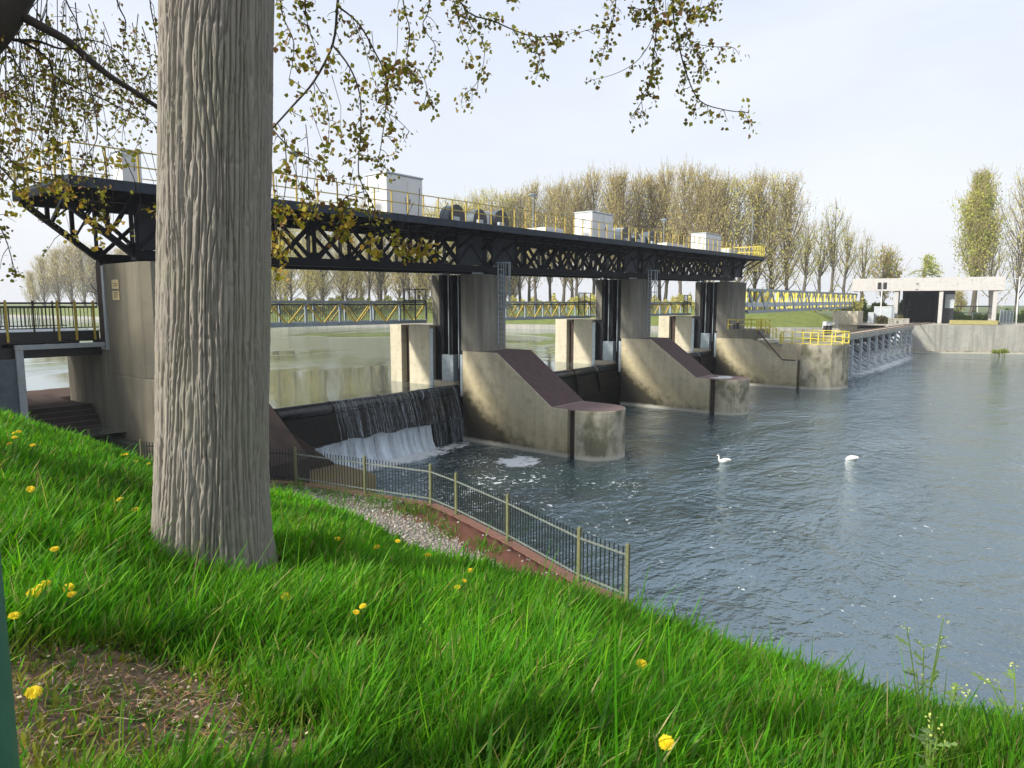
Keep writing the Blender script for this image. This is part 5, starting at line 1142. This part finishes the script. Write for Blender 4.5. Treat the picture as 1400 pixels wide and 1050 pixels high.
DAN=[(911,1016,27,'largest yellow dandelion in the grass at the bottom of the view'),(877,908,15,'dandelion alone in the grass above the largest one'),(391,816,13,'dandelion just below right of the tree foot'),(46,947,16,'dandelion on the bare soil at lower left'),(20,842,12,'dandelion beside the green post'),(62,798,11,'topmost dandelion of the loose trio right of the green post'),(55,803,12,'middle dandelion of the loose trio right of the green post'),(46,811,15,'widest dandelion of the trio right of the green post'),(93,804,13,'upper dandelion of the pair right of the trio'),(98,813,11,'lower dandelion of the pair right of the trio'),(75,751,10,'dandelion in the grass midway between post and trunk'),(42,669,15,'wide dandelion near the left edge below the far cluster'),(164,683,11,'dandelion left of the trunk at mid height'),(185,697,9,'tilted dandelion close to the left side of the trunk'),(462,737,9,'dandelion right of the trunk below the gravel'),(515,748,10,'dandelion in grass below the gravel strip'),(544,740,9,'dandelion at the grass edge touching the gravel'),(585,759,12,'dandelion below the right part of the gravel'),(643,780,9,'highest of three dandelions below the brick strip'),(635,794,7,'smallest of three dandelions below the brick strip'),(625,803,9,'lowest of three dandelions below the brick strip'),(487,837,9,'left bud of two dandelions below the trunk'),(496,829,10,'right one of two dandelions below the trunk'),(20,592,8,'upper dandelion of the far left cluster'),(26,590,6,'tiny dandelion touching the upper one of the far left cluster'),(20,598,8,'lower dandelion of the far left cluster'),(13,607,8,'leftmost dandelion below the far left cluster'),(45,609,8,'dandelion right of the far left cluster'),(168,622,7,'left of two dandelions near the fence left of the trunk'),(173,621,6,'right of two dandelions near the fence left of the trunk'),(186,631,8,'dandelion below the pair near the fence'),(203,634,7,'dandelion touching the left outline of the trunk')]
for x,y,w,l in DAN:
    d=ray(x,y); d=d/np.linalg.norm(d[:2]); dd_=.6
    while True:
        P=EYE+d*dd_; gz=float(ground(P[0],P[1])); hh=.05 if float(dirtmask(np.array([P[0]]),np.array([P[1]]))[0])>.35 else .12+.03*(dd_>5)
        if P[2]<=gz+hh or dd_>40: break
        dd_+=.01
    D=np.linalg.norm(P-EYE); R_=min(.026,max(.012,.5*w*D/933)); g=float(ground(P[0],P[1])); H_=P.copy(); 
    if w>=14 and R_<.02: R_=.022
    t=thing('dandelion',l,'dandelion',(P[0],P[1],g),'dandelions in the grass')
    MB().tube([(P[0],P[1],g-.02),(P[0],P[1],(g+H_[2])/2),tuple(H_)],.0028,5).build('stem',M_stem,t)
    tow=(EYE-H_); tow/=np.linalg.norm(tow); q=Vector(tow*(.55 if w>12 else .2)+np.array([0,0,.55])+RT*random.uniform(-.25,.25)).to_track_quat('Z','Y').to_euler()
    inst('flower_head',dm_,t,H_,q,(R_*1.08,)*3); inst('calyx',dc_,t,H_,q,(R_*.9,)*3)
# ------------------------------------------------------------------ flowering weeds on the right
M_flow=simple('pale_flower',(.48,.52,.16),(.38,.44,.10),.8,50); M_wst=simple('weed_stem',(.16,.27,.05),(.12,.2,.04),.6,20)
def herb(px,py_base,D,stems,label):
    P=pD(px,py_base,D); g=float(ground(P[0],P[1])); t=thing('flowering_weed',label,'wild flower',(P[0],P[1],g),'tall flowering weeds by the water'); base=np.array([P[0],P[1],g-.03]); rr=np.random.default_rng(int(px))
    for sx,sy in stems:
        e=pD(sx,sy,D); m_=base+(e-base)*.55+np.array([0,0,.02]); L=smooth_line([Vector(base),Vector(m_),Vector(e)],4); s_=MB().tube(L,[.0045-.0025*i/len(L) for i in range(len(L))],5).build('stem',M_wst,t)
        f=MB()
        for k in range(9):
            c=e+rr.normal(0,.013,3); a=rr.normal(0,1,3); a/=np.linalg.norm(a); b_=np.cross(a,rr.normal(0,1,3)); b_/=np.linalg.norm(b_); w=.0065; f.add([c-a*w,c+b_*w*.7,c+a*w,c-b_*w*.7],[(0,1,2,3)])
        f.build('flower_head',M_flow,t)
        lf=MB()
        for k in range(4):
            p=np.array(L[int(len(L)*rr.uniform(.3,.95))]) ; a=rr.uniform(0,6.28); d=np.array([math.cos(a),math.sin(a),.35]); s2=np.array([-math.sin(a),math.cos(a),0]); ll=rr.uniform(.03,.085)
            for q,wd in((.0,.2),(.3,.32),(.6,.22)):
                c=p+d*ll*q; lf.add([c,c+d*ll*.28+s2*ll*wd,c+d*ll*.4,c+d*ll*.28-s2*ll*wd],[(0,1,2,3)])
        lf.build('leaves',M_wst,t)
herb(1262,975,3.7,[(1290,846),(1263,884),(1240,858),(1287,876),(1253,918)],'tallest flowering weed standing out against the water at lower right')
herb(1290,985,3.6,[(1326,948),(1308,938)],'short leaning weed right of the tallest one')
herb(1395,985,3.5,[(1386,910),(1353,930),(1365,936),(1398,975)],'flowering weed at the right edge of the view')
herb(1270,1040,2.6,[(1275,990),(1268,996),(1282,1005)],'pale flowered weed low in the grass at lower right')
# ------------------------------------------------------------------ green post at the left edge
a=pD(-34,1050,1.75); g=float(ground(a[0],a[1]))
t=thing('green_post','dark green painted metal post cut by the left edge','post',(a[0],a[1],g))
MB().tube([(a[0],a[1],g-.2),(a[0],a[1],8.75)],.075,24).build('shaft',M_green,t,smooth=False); MB().tube([(a[0],a[1],8.752),(a[0],a[1],8.80),(a[0],a[1],8.82)],[.08,.075,.03],24).build('cap',M_green,t)
# ------------------------------------------------------------------ light haze over the river
hm=bpy.data.materials.new('haze_air'); hm.use_nodes=True; nt=hm.node_tree; nt.nodes.clear(); o=N(nt,'ShaderNodeOutputMaterial'); v=N(nt,'ShaderNodeVolumePrincipled')
v.inputs['Color'].default_value=(.93,.95,1,1); v.inputs['Density'].default_value=.00045; v.inputs['Anisotropy'].default_value=.2; nt.links.new(v.outputs[0],o.inputs['Volume'])
hz_o=MB().box(-620,760,-520,760,-4,62).build('haze',hm); hz_o['kind']='stuff'
